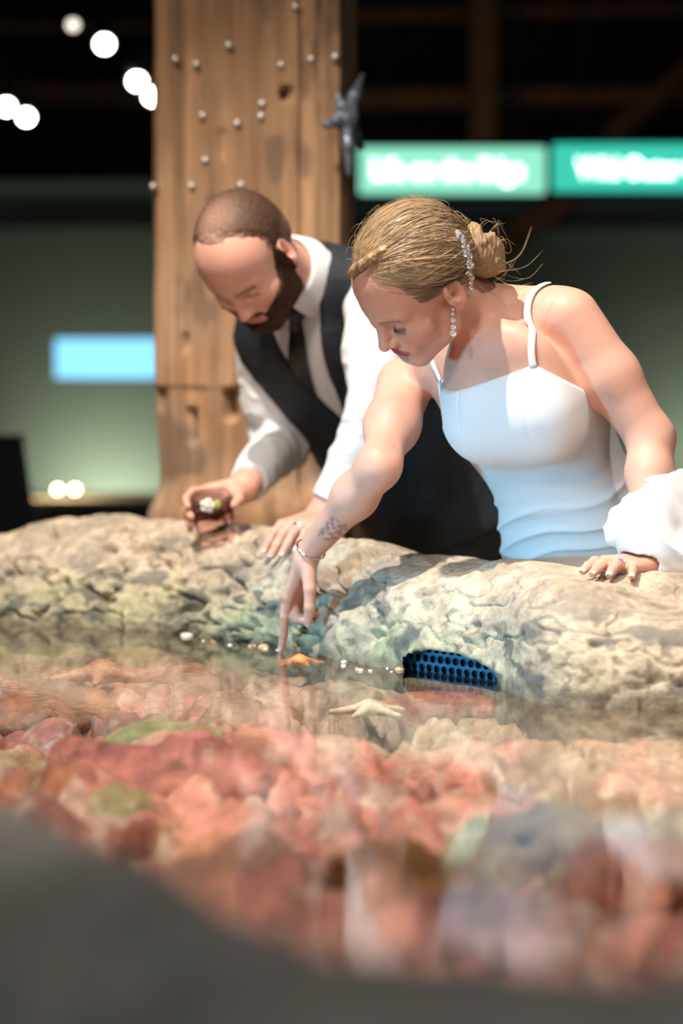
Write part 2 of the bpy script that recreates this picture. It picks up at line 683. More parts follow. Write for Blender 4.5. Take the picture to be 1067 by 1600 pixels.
pa, pb = rim_at(632, 0.040, 0), rim_at(790, 0.115, 0)
ux = nrm(pb - pa)
uz = np.array([0, 0, 1.0])
un = np.cross(ux, uz)
Lp = np.linalg.norm(pb - pa)
pit = 0.0185
plate = MB()
rows = 4
ncol = int(Lp / pit) + 1
hexr = pit / math.sqrt(3)
for r in range(rows):
    for k in range(ncol):
        cx = k * pit + (pit / 2 if r % 2 else 0)
        cz = -0.010 + r * hexr * 1.5
        V = []
        for i in range(12):
            a = math.pi / 6 * i
            # outer hexagon sampled at 12 directions
            m = (a + math.pi / 6) % (math.pi / 3) - math.pi / 6
            ro = (pit / 2) / math.cos(m)
            for rr, off in ((ro, 0), (0.0062, 0), (0.0062, -0.003)):
                V.append(pa + ux * (cx + rr * math.cos(a)) + uz * (cz + rr * math.sin(a)) + un * off * -1)
        F = []
        for i in range(12):
            j = (i + 1) % 12
            F.append((i * 3, j * 3, j * 3 + 1, i * 3 + 1))
            F.append((i * 3 + 1, j * 3 + 1, j * 3 + 2, i * 3 + 2))
        plate.add(V, F)
po = plate.build('drain_plate', M['plate'])
tag(po, 'blue plate punched with round holes in the arched opening at the waterline', 'drain plate')
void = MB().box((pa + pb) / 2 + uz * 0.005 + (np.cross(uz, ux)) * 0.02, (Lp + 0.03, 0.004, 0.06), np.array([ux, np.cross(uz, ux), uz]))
vo = void.build('drain_dark_sheet', M['dark_void'])  # near-black sheet standing in for the shade behind the holes
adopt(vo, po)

# pool bed
ncx, ncy = 360, 520
bx = np.linspace(-330, 1400, ncx)
by = np.geomspace(0.72, 5.3, ncy)
BX, BY = np.meshgrid(bx, by, indexing='ij')
bxr, byr = BX.ravel(), BY.ravel()
PB = np.stack([(bxr - 533.5) / FPX * byr, byr, np.zeros_like(byr)], -1)
warp = np.stack([fbm(PB * 3 + 4, 2), fbm(PB * 3 + 40, 2), np.zeros(len(PB))], -1) * 0.10
Pw = PB + warp
low = fbm(Pw * np.array([2.6, 2.6, 1]) + 11, 3)
rid = 1 - np.abs(fbm(Pw * np.array([6, 6, 1]) + 60, 3))
fine = fbm(PB * np.array([22, 22, 1]) + 8, 3)
zb = -0.115 + 0.060 * low + 0.045 * (np.abs(fbm(Pw * np.array([5, 5, 1]) + 21, 3)) ** 0.8) - 0.085 * sstep(0.84, 1.0, rid) + 0.014 * fine
zb += 0.022 * np.abs(fbm(PB * np.array([11, 11, 1]) + 310, 3))
dfar = rim_par(bxr)[0] - byr
shelf = sstep(0.55, 0.05, dfar)
zb = zb * (1 - 0.62 * shelf) - 0.012 * shelf
zb = np.where(dfar < -0.02, -0.12, zb)
zb = np.minimum(zb, -0.010)
PB[:, 2] = zb
# living crust: salmon coralline over the middle, tan sand and olive turf near the far rock, green tufts
hue = fbm(Pw * np.array([2.2, 2.2, 1]) + 71, 3)
pinkness = np.clip(0.15 + 1.1 * sstep(0.15, 1.0, dfar + 0.45 * hue) + 0.2 * fine, 0, 1)
pink = np.array([0.56, 0.215, 0.165]) * (1 + 0.35 * fine[:, None]) + 0.12 * np.clip(hue, -1, 1)[:, None] * np.array([1, 0.6, 0.4])
sand = np.array([0.50, 0.40, 0.25]) * (1 + 0.25 * fine[:, None])
cb = sand * (1 - pinkness[:, None]) + pink * pinkness[:, None]
gt = sstep(0.55, 0.85, fbm(Pw * np.array([3.4, 3.4, 1]) + 140, 2)) * 0.75
cb = cb * (1 - gt[:, None]) + np.array([0.28, 0.34, 0.12]) * gt[:, None]
og = sstep(0.55, 0.8, fbm(Pw * np.array([4.5, 4.5, 1]) + 190, 2)) * 0.7
cb = cb * (1 - og[:, None]) + np.array([0.45, 0.17, 0.05]) * og[:, None]
pl = sstep(0.5, 0.8, fbm(PB * np.array([14, 14, 1]) + 230, 2)) * 0.5
cb = cb * (1 - pl[:, None]) + np.array([0.62, 0.50, 0.38]) * pl[:, None]
dm = sstep(0.15, 0.75, fbm(PB * np.array([8, 8, 1]) + 410, 4)) * 0.6
cb = cb * (1 - dm[:, None]) + np.array([0.16, 0.065, 0.05]) * dm[:, None]
ol = sstep(0.75, 0.15, dfar) * sstep(-0.1, 0.5, fbm(PB * np.array([6, 6, 1]) + 510, 4)) * 0.7
cb = cb * (1 - ol[:, None]) + np.array([0.24, 0.19, 0.10]) * ol[:, None]
sp = sstep(0.35, 0.7, fbm(PB * np.array([45, 45, 1]) + 610, 2)) * 0.6
cb = cb * (1 - sp[:, None]) + np.array([0.70, 0.55, 0.42]) * sp[:, None]
cb = np.clip(cb, 0.02, 0.9)
ii = np.arange(ncx * ncy).reshape(ncx, ncy)
Q = np.stack([ii[:-1, :-1], ii[1:, :-1], ii[1:, 1:], ii[:-1, 1:]], -1).reshape(-1, 4)
bed = struct(mesh_np('pool_bed', PB, Q, M['pool'], colors=cb))

# near rim (out of focus, in the shade)
NR = np.array([(-300, 1200), (0, 1274), (100, 1306), (200, 1352), (300, 1404), (400, 1456), (500, 1486), (650, 1510), (800, 1522),
               (1067, 1536), (1400, 1560)], float)
ncol_ = np.linspace(-300, 1400, 170)
NZ = 0.165
ny = np.interp(ncol_, NR[:, 0], NR[:, 1])
dn = (NZ - CAMH) / (-SP - (ny - 800) / FPX * CP)
prof = spline([(0.22, -0.30), (0.16, -0.14), (0.115, 0.0), (0.07, 0.10), (0.03, 0.15), (0, 0.165), (-0.06, 0.172), (-0.15, 0.165),
               (-0.3, 0.13), (-0.45, 0.0), (-0.5, -0.3), (-0.5, FLOOR_Z)], 90)
PX, PI_ = np.meshgrid(np.arange(len(ncol_)), np.arange(len(prof)), indexing='ij')
dn_ = dn[PX.ravel()] + prof[PI_.ravel(), 0]
PN = np.stack([(ncol_[PX.ravel()] - 533.5) / FPX * dn[PX.ravel()] * 1.0, dn_ * CP, prof[PI_.ravel(), 1]], -1)
PN[:, 2] += 0.012 * fbm(PN * 9, 3)
ii = np.arange(len(PN)).reshape(len(ncol_), len(prof))
Q = np.stack([ii[:-1, :-1], ii[:-1, 1:], ii[1:, 1:], ii[1:, :-1]], -1).reshape(-1, 4)
nr = struct(mesh_np('near_rim', PN, Q, M['near_rock']))

# water surface, from under the near rim to under the far rock
wm = bpy.data.materials.new('water')
wm.use_nodes = True
nt = wm.node_tree
nt.nodes.clear()
out = nt.nodes.new('ShaderNodeOutputMaterial')
mix = nt.nodes.new('ShaderNodeMixShader')
tr = nt.nodes.new('ShaderNodeBsdfTransparent')
tr.inputs[0].default_value = (0.97, 0.985, 0.98, 1)
gl = nt.nodes.new('ShaderNodeBsdfGlossy')
gl.inputs['Roughness'].default_value = 0.0
fr = nt.nodes.new('ShaderNodeFresnel')
fr.inputs['IOR'].default_value = 1.33
tc = nt.nodes.new('ShaderNodeTexCoord')
mp = nt.nodes.new('ShaderNodeMapping')
mp.inputs['Scale'].default_value = (9, 9, 9)
nz = nt.nodes.new('ShaderNodeTexNoise')
nz.inputs['Detail'].default_value = 2
bp = nt.nodes.new('ShaderNodeBump')
bp.inputs['Strength'].default_value = 0.35
bp.inputs['Distance'].default_value = 0.0007
for a, b in ((tc.outputs['Object'], mp.inputs[0]), (mp.outputs[0], nz.inputs['Vector']), (nz.outputs['Fac'], bp.inputs['Height']),
             (bp.outputs[0], gl.inputs['Normal']), (bp.outputs[0], fr.inputs['Normal']), (fr.outputs[0], mix.inputs[0]),
             (tr.outputs[0], mix.inputs[1]), (gl.outputs[0], mix.inputs[2]), (mix.outputs[0], out.inputs['Surface'])):
    nt.links.new(a, b)
M['water'] = wm
wc = np.linspace(-255, 1325, 60)
near = np.interp(wc, ncol_, dn) + 0.09
far = rim_par(wc)[0] + 0.10
V = []
for i in range(len(wc)):
    for d in (near[i], far[i]):
        V.append(((wc[i] - 533.5) / FPX * d, d, 0.0))
Q = np.array([(2 * i, 2 * i + 2, 2 * i + 3, 2 * i + 1) for i in range(len(wc) - 1)])
struct(mesh_np('pool_water', np.array(V), Q, M['water']))

# ------------------------------------------------------------------ timber post
pl_, pr_ = W(236, 400, 5.42), W(537, 400, 5.387)
exw = np.array([pr_[0] - pl_[0], pr_[1] - pl_[1], 0])
wid = np.linalg.norm(exw)
ex = exw / wid
ang_side = math.radians(0.0)
ey = np.array([-ex[1], ex[0], 0])
ey = np.array([ey[0] * math.cos(-ang_side) - ey[1] * math.sin(-ang_side), ey[0] * math.sin(-ang_side) + ey[1] * math.cos(-ang_side), 0])
pc = np.array([(pl_[0] + pr_[0]) / 2, (pl_[1] + pr_[1]) / 2, 0]) + ey * wid / 2
zlev = np.concatenate([np.linspace(FLOOR_Z, 0.1, 12), np.linspace(0.12, 1.7, 330), np.linspace(1.75, 4.5, 30)])
zcut = W(300, 607, 5.4)[2]
ns = 60
sec = []
for side in range(4):
    for k in range(ns):
        t = -1 + 2 * k / ns
        sec.append([(t, -1), (1, t), (-t, 1), (-1, -t)][side])
sec = np.array(sec)
ln = np.abs(sec).max(1)
rr = np.linalg.norm(sec, axis=1)
sec = sec * (1 - 0.05 * sstep(1.25, 1.41, rr))[:, None]
ZI, SI = np.meshgrid(np.arange(len(zlev)), np.arange(len(sec)), indexing='ij')
zi = zlev[ZI.ravel()]
se = sec[SI.ravel()]
out_n = se / np.linalg.norm(se, axis=1)[:, None]
fx = se[:, 0] * wid / 2
fy = se[:, 1] * wid / 2
Pl = np.stack([fx, fy, zi], -1)
dsp = 0.004 * fbm(Pl * np.array([30, 30, 1.5]), 3) + 0.004 * fbm(Pl * np.array([8, 8, 5]) + 9, 3)
grv = 0
for gx, dpt, wd in ((-0.150, 0.010, 0.006), (0.125, 0.012, 0.006), (-0.02, 0.004, 0.006), (0.165, 0.006, 0.004), (-0.105, 0.005, 0.005)):
    xx = fx - gx - 0.006 * vnoise(np.stack([zi * 5, zi * 0 + gx * 50, zi * 0], -1))
    grv = grv + 1.7 * dpt * np.exp(-(xx / wd) ** 2)
lowm = sstep(zcut + 0.006, zcut - 0.006, zi + 0.006 * vnoise(Pl * 12))
dsp = dsp - grv - 0.010 * lowm + lowm * 0.008 * fbm(Pl * np.array([14, 14, 4]) + 3, 3)
front = (se[:, 1] < -0.9)


def slot(px, y0, y1, w, dep):
    p0, p1 = W(px, y0, 5.4), W(px, y1, 5.4)
    x0 = (p0[:2] - pc[:2]) @ ex[:2]
    return -dep * front * np.exp(-(((fx - x0) / w) ** 4)) * sstep(p1[2] - 0.015, p1[2] + 0.015, zi) * sstep(p0[2] + 0.01, p0[2] - 0.01, zi)


sl = slot(293, 640, 690, 0.008, 0.05) + slot(356, 612, 652, 0.012, 0.05) + slot(285, 522, 545, 0.006, 0.03) + slot(450, 141, 155, 0.011, 0.06) \
    + slot(245, 608, 640, 0.012, 0.02) + slot(348, 205, 245, 0.005, 0.012)
dsp = dsp + sl
zfl = W(230, 740, 5.4)[2]
dsp = dsp + 0.035 * sstep(zfl, zfl - 0.10, zi) ** 1.5 + 0.02 * np.exp(-((zi - 0.6) / 0.1) ** 2) * 0
PP = pc + (fx + out_n[:, 0] * dsp)[:, None] * ex + (fy + out_n[:, 1] * dsp)[:, None] * ey
PP[:, 2] = zi
g1 = fbm(Pl * np.array([40, 40, 1.2]) + 3, 3)
g2 = fbm(Pl * np.array([5, 5, 3]) + 23, 3)
g3 = fbm(Pl * np.array([14, 14, 6]) + 63, 3)
cw = np.array([0.40, 0.225, 0.115]) * (1 + 0.22 * g1[:, None] + 0.18 * g2[:, None])
gy = np.clip(0.3 + 0.6 * g2 + 0.5 * g3, 0, 0.75)
gy = gy * (0.45 + 0.4 * lowm)
cw = cw * (1 - gy[:, None]) + np.array([0.36, 0.27, 0.19]) * (1 + 0.2 * g1[:, None]) * gy[:, None]
kn = sstep(0.55, 0.85, g3) * 0.6
cw = cw * (1 - kn[:, None]) + np.array([0.12, 0.075, 0.05]) * kn[:, None]
ii = np.arange(len(zlev) * len(sec)).reshape(len(zlev), len(sec))
jj = np.roll(ii, -1, axis=1)
Q = np.stack([ii[:-1], jj[:-1], jj[1:], ii[1:]], -1).reshape(-1, 4)
post = mesh_np('timber_post', PP, Q, M['wood'], colors=np.clip(cw, 0.02, 0.9))
tag(post, 'massive square weathered timber post with cracks behind the bearded man', 'post')
pin0 = None
for px, py in ((274, 93), (306, 101), (358, 72), (440, 103), (487, 95), (525, 92), (463, 13), (316, 181), (408, 183), (371, 193), (298, 290),
               (376, 289), (410, 163), (320, 250), (237, 290)):
    p = W(px, py, 5.39)
    x0 = (p[:2] - pc[:2]) @ ex[:2]
    pos = pc + ex * x0 - ey * (wid / 2 + 0.001)
    if pin0 is None:
        pin0 = MB().lathe([(0.0085, -0.02), (0.0085, 0.002), (0.007, 0.005), (0.004, 0.007), (0, 0.0075)], (0, 0, 0), -ey, 12).build('pin', M['steel'], post, smooth=True)
        o = pin0
    else:
        o = pin0.copy()
        col.objects.link(o)
    o.location = (pos[0], pos[1], p[2])

# metal sea star ornament clinging to the post's right edge
M['star_metal'] = mat('star_metal', (0.10, 0.13, 0.18), 0.35, metal=0.5, noise=((30, 30, 30), 0.6, (0.28, 0.30, 0.33)))
sc_ = [W(541, 185, 5.33), W(566, 118, 5.42), W(508, 196, 5.31), W(546, 272, 5.33), W(566, 232, 5.44), W(528, 150, 5.32)]


def star_f(P):
    d = ell(P, sc_[0], (0.026, 0.02, 0.03))
    for k, r in ((1, 0.006), (2, 0.008), (3, 0.007), (4, 0.006), (5, 0.007)):
        mid = (sc_[0] + sc_[k]) / 2 + np.array([0, -0.012, 0.0])
        d = smin(d, cone(P, sc_[0], mid, 0.018, 0.013), 0.012)
        d = smin(d, cone(P, mid, sc_[k], 0.013, r), 0.008)
    return d + 0.0015 * vnoise(P * 160)


V, Q = nets(star_f, np.min(sc_, 0) - 0.04, np.max(sc_, 0) + 0.04, 0.004)
tag(mesh_np('star_ornament', V, Q, M['star_metal']), 'blue-grey metal sea star ornament on the post edge', 'ornament')

# ------------------------------------------------------------------ background things
# beams of the hall roof
def beam(a, b, w, label, dep=0.15):
    a, b = np.asarray(a), np.asarray(b)
    t = nrm(b - a)
    n = nrm(np.cross(t, [0, 1, 0]))
    A = np.array([t, np.cross(n, t), n])
    o = MB().box((a + b) / 2, (np.linalg.norm(b - a), dep, w), A, bev=0.012).build('roof_beam', M['beam'])
    tag(o, label, 'beam', 'timbers of the dark roof')


DB = 13.6
beam(W(-260, 46, DB), W(420, 42, DB), 0.05, 'upper of two thin roof beams behind the spotlights')
beam(W(-260, 142, DB), W(420, 152, DB), 0.12, 'lower wider roof beam behind the spotlights')
beam(W(500, 28, DB), W(1300, 8, DB), 0.055, 'thin roof beam along the top edge right of the post')
beam(W(500, 157, DB), W(1300, 148, DB), 0.10, 'horizontal roof beam just above the green signs')
beam(W(755, -300, DB - 0.25), W(755, 300, DB - 0.25), 0.15, 'upright roof timber rising behind the green signs')
beam(W(950, 215, DB - 0.2), W(1120, 70, DB - 0.2), 0.11, 'slanted roof brace above the right-hand sign')
beam(W(770, 400, 11.75), W(900, 290, 11.75), 0.12, 'slanted timber brace below the gap between the signs', 0.1)

# ceiling spotlights
M['lens'] = mat('lamp_lens', (1, 1, 1), 0.3, emit=(1.0, 0.93, 0.80, 26.0))
M['lens_dim'] = mat('lamp_lens_dim', (1, 1, 1), 0.3, emit=(1.0, 0.90, 0.76, 1.6))
DS = 9.0
names = {0: 'dim ceiling spotlight, highest of the lamps left of the post', 1: 'bright ceiling spotlight second from the top left of the post',
         2: 'bright ceiling spotlight beside the post, upper of the close pair', 3: 'ceiling spotlight half hidden by the post edge',
         4: 'leftmost ceiling spotlight at the picture edge', 5: 'ceiling spotlight right beside the leftmost one, lowest of all'}
for k, (px, py, rad, m) in enumerate(((114, 38, 0.020, 'lens_dim'), (163, 68, 0.027, 'lens'), (214, 126, 0.027, 'lens'), (238, 150, 0.026, 'lens'),
                                       (10, 166, 0.025, 'lens'), (41, 182, 0.024, 'lens'))):
    p = W(px, py, DS)
    ax = nrm(np.array([0.12, -0.85, -0.5]))
    e = tag(empty('ceiling_spotlight', p), names[k], 'spotlight', 'spotlights on the dark ceiling')
    r = rad
    adopt(MB().lathe([(r * 1.15, 0.0), (r * 1.25, 0.006), (r * 1.3, -0.02), (r * 1.3, -0.14), (r * 0.8, -0.17), (0.0, -0.17)], p, ax, 18).build('housing', M['dark_metal'], smooth=True), e)
    adopt(MB().lathe([(0, 0.004), (r, 0.004), (r, 0.009), (r * 0.6, 0.012), (0, 0.013)], p, ax, 18).build('lens', M[m], smooth=True), e)
    q = p - ax * 0.09
    adopt(MB().tube([q + [0, 0, 0.03], q + [0, 0, 0.26]], 0.008, 8).build('stem', M['dark_metal']), e)

# hanging illuminated signs
M['sign_a'] = mat('sign_pale_green', (0.05, 0.25, 0.16), 0.4, emit=(0.21, 0.60, 0.42, 1.0))
M['sign_b'] = mat('sign_teal', (0.01, 0.25, 0.18), 0.4, emit=(0.03, 0.42, 0.31, 1.0))
M['sign_text'] = mat('sign_lettering', (1, 1, 1), 0.4, emit=(0.95, 1.0, 0.97, 2.6))


def sign(x0, x1, y0, y1, d, material, text, label, tx0, tx1, tyc, tsize):
    a, b = W(x0, (y0 + y1) / 2, d), W(x1, (y0 + y1) / 2, d)
    h = (y1 - y0) / FPX * d
    cen = (a + b) / 2
    e = tag(empty('hanging_sign', cen - [0, 0, h / 2]), label, 'sign', 'illuminated signs')
    wdt = np.linalg.norm(b - a)
    adopt(MB().box(cen + [0, 0.06, 0], (wdt + 0.02, 0.10, h + 0.03), bev=0.01).build('casing', M['black']), e)
    adopt(MB().box(cen, (wdt - 0.005, 0.03, h - 0.005), bev=0.012).build('light_panel', material), e)
    def glyph(body):
        cu = bpy.data.curves.new('letter', 'FONT')
        cu.body = body
        cu.size = tsize
        cu.align_y = 'CENTER'
        cu.extrude = 0.002
        cu.offset = 0.0025
        o = bpy.data.objects.new('letter', cu)
        col.objects.link(o)
        bpy.context.view_layer.update()
        me = bpy.data.meshes.new_from_object(o.evaluated_get(bpy.context.evaluated_depsgraph_get()))
        bpy.data.objects.remove(o)
        xs = [v.co.x for v in me.vertices]
        return me, min(xs), max(xs)
    _, fx0, fx1 = glyph(text)
    k = (tx1 - tx0) / FPX * d / (fx1 - fx0)
    p = W(tx0, tyc, d) + np.array([0, -0.02, 0])
    for i, ch in enumerate(text):
        if ch == ' ':
            continue
        me, cx0, cx1 = glyph(ch)
        end = glyph(text[:i + 1])[2]
        me.transform(Matrix.Translation(Vector(p)) @ Matrix.Rotation(math.pi / 2, 4, 'X') @ Matrix.Scale(k, 4, (1, 0, 0)) @ Matrix.Translation((end - cx1 - fx0, 0, 0)))
        me.materials.clear()
        me.materials.append(M['sign_text'])
        t = bpy.data.objects.new('letter', me)
        col.objects.link(t)
        adopt(t, e)
    for sx in (0.15, 0.85):
        q = a + (b - a) * sx
        adopt(MB().tube([q + [0, 0.06, h / 2], q + [0, 0.06, h / 2 + 1.6]], 0.006, 6).build('hanger', M['black']), e)


sign(560, 853, 229, 304, 10.0, M['sign_a'], 'Life on the Edge', 'pale green illuminated sign with white lettering hanging beside the post', 582, 817, 267, 0.11)
sign(862, 1190, 224, 300, 10.0, M['sign_b'], 'Wild Outer Coast', 'teal illuminated sign with white lettering at the right edge', 900, 1150, 265, 0.11)

# blue backlit panel on the back wall
M['panel_blue'] = mat('panel_blue', (0.1, 0.3, 0.5), 0.3, emit=(0.20, 0.56, 0.86, 1.0))
M['panel_frame'] = mat('panel_frame', (0.05, 0.035, 0.03), 0.6)
a, b = W(85, 560, 11.985), W(330, 560, 11.985)
h = 64 / FPX * 11.985
cen = (a + b) / 2
e = tag(empty('wall_display', cen - [0, 0, h / 2]), 'glowing light blue display panel with rounded ends on the back wall', 'display')
adopt(MB().box(cen + [0, 0.004, 0], (b[0] - a[0] + 0.07, 0.016, h + 0.07), bev=0.006).build('frame', M['panel_frame']), e)
adopt(MB().box(cen, (b[0] - a[0], 0.018, h), bev=0.008).build('screen', M['panel_blue']), e)

# black tapered exhibit stand at the left edge
M['stand'] = mat('stand_black', (0.010, 0.014, 0.016), 0.5)
s0 = [W(x, y, 7.2) for x, y in ((-14, 690), (28, 686), (52, 850), (-22, 850))]
zb_ = FLOOR_Z
Vs = []
for dy in (0, 0.10):
    for q in s0:
        Vs.append(q + np.array([0, dy, 0]))
tl, tr_, br, bl = s0
ext = (tl[2] - zb_) / (tl[2] - bl[2])
brf = tr_ + (br - tr_) * ext
blf = tl + (bl - tl) * ext
Vs = [tl, tr_, brf, blf] + [q + np.array([0, 0.12, 0]) for q in (tl, tr_, brf, blf)]
e = tag(empty('exhibit_stand', [(blf[0] + brf[0]) / 2, blf[1], zb_]), 'black tapered upright stand at the left picture edge', 'stand')
adopt(MB().add(Vs, [(0, 3, 2, 1), (4, 5, 6, 7), (0, 1, 5, 4), (1, 2, 6, 5), (2, 3, 7, 6), (3, 0, 4, 7)]).build('pillar', M['stand']), e)
adopt(MB().box((tl + tr_) / 2 + [0, 0.06, 0.004], (tr_[0] - tl[0] + 0.01, 0.15, 0.02), bev=0.006).build('cap', M['stand']), e)

# low stone ledge along the back with two small lamps
M['ledge'] = mat('ledge_stone', (0.33, 0.29, 0.22), 0.8, noise=((8, 8, 8), 0.6, (0.16, 0.15, 0.13)))
lz = W(150, 779, 9.2)[2]
e = tag(empty('stone_ledge', (-1.6, 9.5, FLOOR_Z)), 'low pale stone ledge behind the pool left of the post', 'ledge')
adopt(MB().box((-1.7, 9.5, (lz - 0.06 + FLOOR_Z) / 2), (3.2, 0.5, lz - 0.06 - FLOOR_Z), bev=0.02).build('ledge_wall', M['ledge']), e)
adopt(MB().box((-1.7, 9.47, lz - 0.03), (3.3, 0.6, 0.06), bev=0.02).build('ledge_cap', M['ledge']), e)
M['globe'] = mat('globe_glow', (1, 0.9, 0.7), 0.3, emit=(1.0, 0.66, 0.40, 14.0))
for k, (px, nm) in enumerate(((90, 'left of two small glowing warm lamps on the stone ledge'), (117, 'right of two small glowing warm lamps on the stone ledge'))):
    p = W(px, 765, 9.4)
    e = tag(empty('ledge_lamp', [p[0], p[1], lz]), nm, 'lamp', 'small warm lamps on the ledge')
    adopt(MB().lathe([(0.018, 0), (0.018, 0.006), (0.006, 0.012), (0.006, p[2] - lz - 0.008)], [p[0], p[1], lz], (0, 0, 1), 12).build('base', M['dark_metal'], smooth=True), e)
    adopt(MB().lathe([(0, -0.013), (0.009, -0.009), (0.013, 0), (0.009, 0.009), (0, 0.013)], p, (0, 0, 1), 14).build('bulb', M['globe'], smooth=True), e)
    lamp('ledge_lamp_glow', 'POINT', (p[0], p[1] - 0.15, p[2] + 0.10), (0, 0, 0), 2.2, (1.0, 0.75, 0.45), 0.02)
# wall-washing uplights standing on the floor in front of the back wall
lamp('wall_wash', 'SPOT', (-1.15, 11.55, -0.28), (-1.12, 12.0, 0.15), 46, (1.0, 0.84, 0.55), 0.1, 140, 1.0)
lamp('wall_wash', 'SPOT', (1.85, 11.5, 0.0), (1.85, 12.0, 0.35), 20, (1.0, 0.84, 0.55), 0.1, 130, 1.0)
lamp('roof_glow', 'POINT', (0.2, 12.4, 1.3), (0, 0, 0), 3, (1.0, 0.7, 0.4), 0.2)

# ------------------------------------------------------------------ people: shared builders
class Frame:
    """head frame: q = (left, forward, up) in canonical metres"""
    def __init__(s, origin, f, u, scale):
        s.o = np.asarray(origin, float)
        f = nrm(f)
        u = nrm(np.asarray(u) - (np.asarray(u) @ f) * f)
        s.A = np.array([np.cross(u, f), f, u])      # rows left, forward, up
        s.k = scale

    def to(s, P):
        return (P - s.o) @ s.A.T / s.k

    def out(s, q):
        return s.o + np.asarray(q) @ s.A * s.k


def skull_sdf(q):
    d = ell(q, (0, -0.014, 0.046), (0.0755, 0.097, 0.084))
    d = smin(d, ell(q, (0, 0.030, 0.045), (0.064, 0.056, 0.062)), 0.03)
    return smin(d, ell(q, (0, -0.055, 0.00), (0.060, 0.050, 0.060)), 0.03)


def head_sdf(q, man=False):
    a = q.copy()
    a[:, 0] = np.abs(a[:, 0])
    d = skull_sdf(q)
    jw = 0.004 if man else 0.0
    d = smin(d, ell(q, (0, 0.042, -0.018), (0.058 + jw, 0.050, 0.070)), 0.025)
    d = smin(d, cone(a, (0.052 + jw, 0.004, -0.035), (0.046 + jw, 0.020, -0.066), 0.014, 0.013), 0.03)   # ramus
    d = smin(d, cone(a, (0.046 + jw, 0.020, -0.066), (0.016, 0.074, -0.088), 0.015, 0.016), 0.03)        # jaw line
    d = smin(d, ell(q, (0, 0.074, -0.084), (0.020 + jw, 0.020, 0.017)), 0.022)                            # chin
    d = smin(d, ell(a, (0.040, 0.058, -0.016), (0.026, 0.026, 0.022)), 0.022)                             # cheekbone
    d = smin(d, ell(q, (0, 0.080, -0.053), (0.030, 0.017, 0.022)), 0.02)                                  # muzzle
    # brow and eye sockets
    d = smin(d, cone(a, (0.008, 0.087, 0.027), (0.045, 0.070, 0.029), 0.009, 0.008), 0.014)
    d = smax(d, -ell(a, (0.031, 0.097, 0.009), (0.017, 0.016, 0.011)), 0.014)
    # lids closed over the eyes, looking down
    d = smin(d, ell(a, (0.0315, 0.0735, 0.010), (0.0145, 0.0125, 0.0115)), 0.004)
    d = smax(d, -cone(a, (0.021, 0.088, 0.0035), (0.042, 0.083, 0.0045), 0.0014, 0.0010), 0.002)
    # nose
    d = smin(d, cone(q, (0, 0.086, 0.020), (0, 0.104, -0.016), 0.0085, 0.0095), 0.012)
    d = smin(d, ell(q, (0, 0.1085, -0.0235), (0.0105, 0.0105, 0.0090)), 0.006)
    d = smin(d, ell(a, (0.0115, 0.0965, -0.0265), (0.0070, 0.0100, 0.0070)), 0.006)
    d = smax(d, -ell(a, (0.0058, 0.1010, -0.0335), (0.0032, 0.0050, 0.0040)), 0.003)
    # lips
    d = smin(d, ell(q, (0, 0.0935, -0.0495), (0.0215, 0.0070, 0.0052)), 0.005)
    d = smin(d, ell(q, (0, 0.0920, -0.0590), (0.0185, 0.0080, 0.0062)), 0.005)
    d = smax(d, -cone(a, (0.0, 0.1005, -0.0540), (0.0245, 0.0880, -0.0550), 0.0012, 0.0008), 0.002)
    d = smax(d, -ell(q, (0, 0.0965, -0.0695), (0.016, 0.006, 0.005)), 0.008)
    # ears
    ea = np.array([[0.94, -0.30, 0.10], [0.30, 0.95, -0.06], [-0.10, 0.10, 0.99]])
    ec = np.array([0.0765, -0.010, -0.002])
    e = ell(a, ec, (0.0085, 0.018, 0.031), ea)
    qe = (a - ec) @ ea.T
    rr = np.sqrt((qe[:, 1] / 0.0165) ** 2 + ((qe[:, 2] - 0.003) / 0.0265) ** 2)
    tor = np.sqrt(((rr - 1) * 0.020) ** 2 + (qe[:, 0] - 0.005) ** 2) - 0.0038
    tor = np.where((qe[:, 1] > 0.006) & (qe[:, 2] < 0.012), 0.02, tor)
    e = smax(e, -ell(qe, (0.0095, 0.001, 0.004), (0.0080, 0.0105, 0.0190)), 0.003)
    e = smax(e, -ell(qe, (0.006, 0.004, -0.004), (0.0100, 0.0075, 0.0090)), 0.003)
    e = smin(e, tor, 0.004)
    e = smin(e, ell(qe, (0.001, 0.007, -0.0255), (0.0045, 0.0075, 0.0085)), 0.005)
    e = smin(e, ell(qe, (0.001, 0.0145, -0.004), (0.005, 0.004, 0.0065)), 0.005)
    return smin(d, e, 0.006)


def finger(P, J, R, k=0.004):
    d = None
    for i in range(len(J) - 1):
        c = cone(P, J[i], J[i + 1], R[i], R[i + 1])
        d = c if d is None else smin(d, c, k)
    return d


def hand_fn(wrist, mcps, fingers, thumb, fr=0.0095, palm_r=0.0125, wr=0.021):
    """wrist point, four knuckles, finger joints after the knuckle, thumb joints"""
    allp = np.array([wrist] + list(mcps) + [p for f in fingers for p in f] + list(thumb))
    cen = allp.mean(0)
    rad = np.linalg.norm(allp - cen, axis=1).max() + 0.05

    def fn(P):
        d = sph(P, wrist, wr)
        pal = np.mean(mcps, 0)
        for i, m in enumerate(mcps):
            d = smin(d, cone(P, wrist + (m - np.mean(mcps, 0)) * 0.35, m, palm_r * 1.15, palm_r * 0.92), 0.014)
        fs = None
        for i, f in enumerate(fingers):
            sc = (0.98, 1.03, 0.98, 0.84)[i]
            r = np.array([1.05, 0.97, 0.88, 0.74]) * fr * sc
            g = finger(P, [mcps[i]] + list(f), r)
            d = smin(d, g, 0.006)
        if len(thumb):
            r = np.array([1.7, 1.25, 1.12, 0.86])[-len(thumb):] * fr
            d = smin(d, finger(P, list(thumb), r), 0.010)
        return d
    return fn, cen, rad


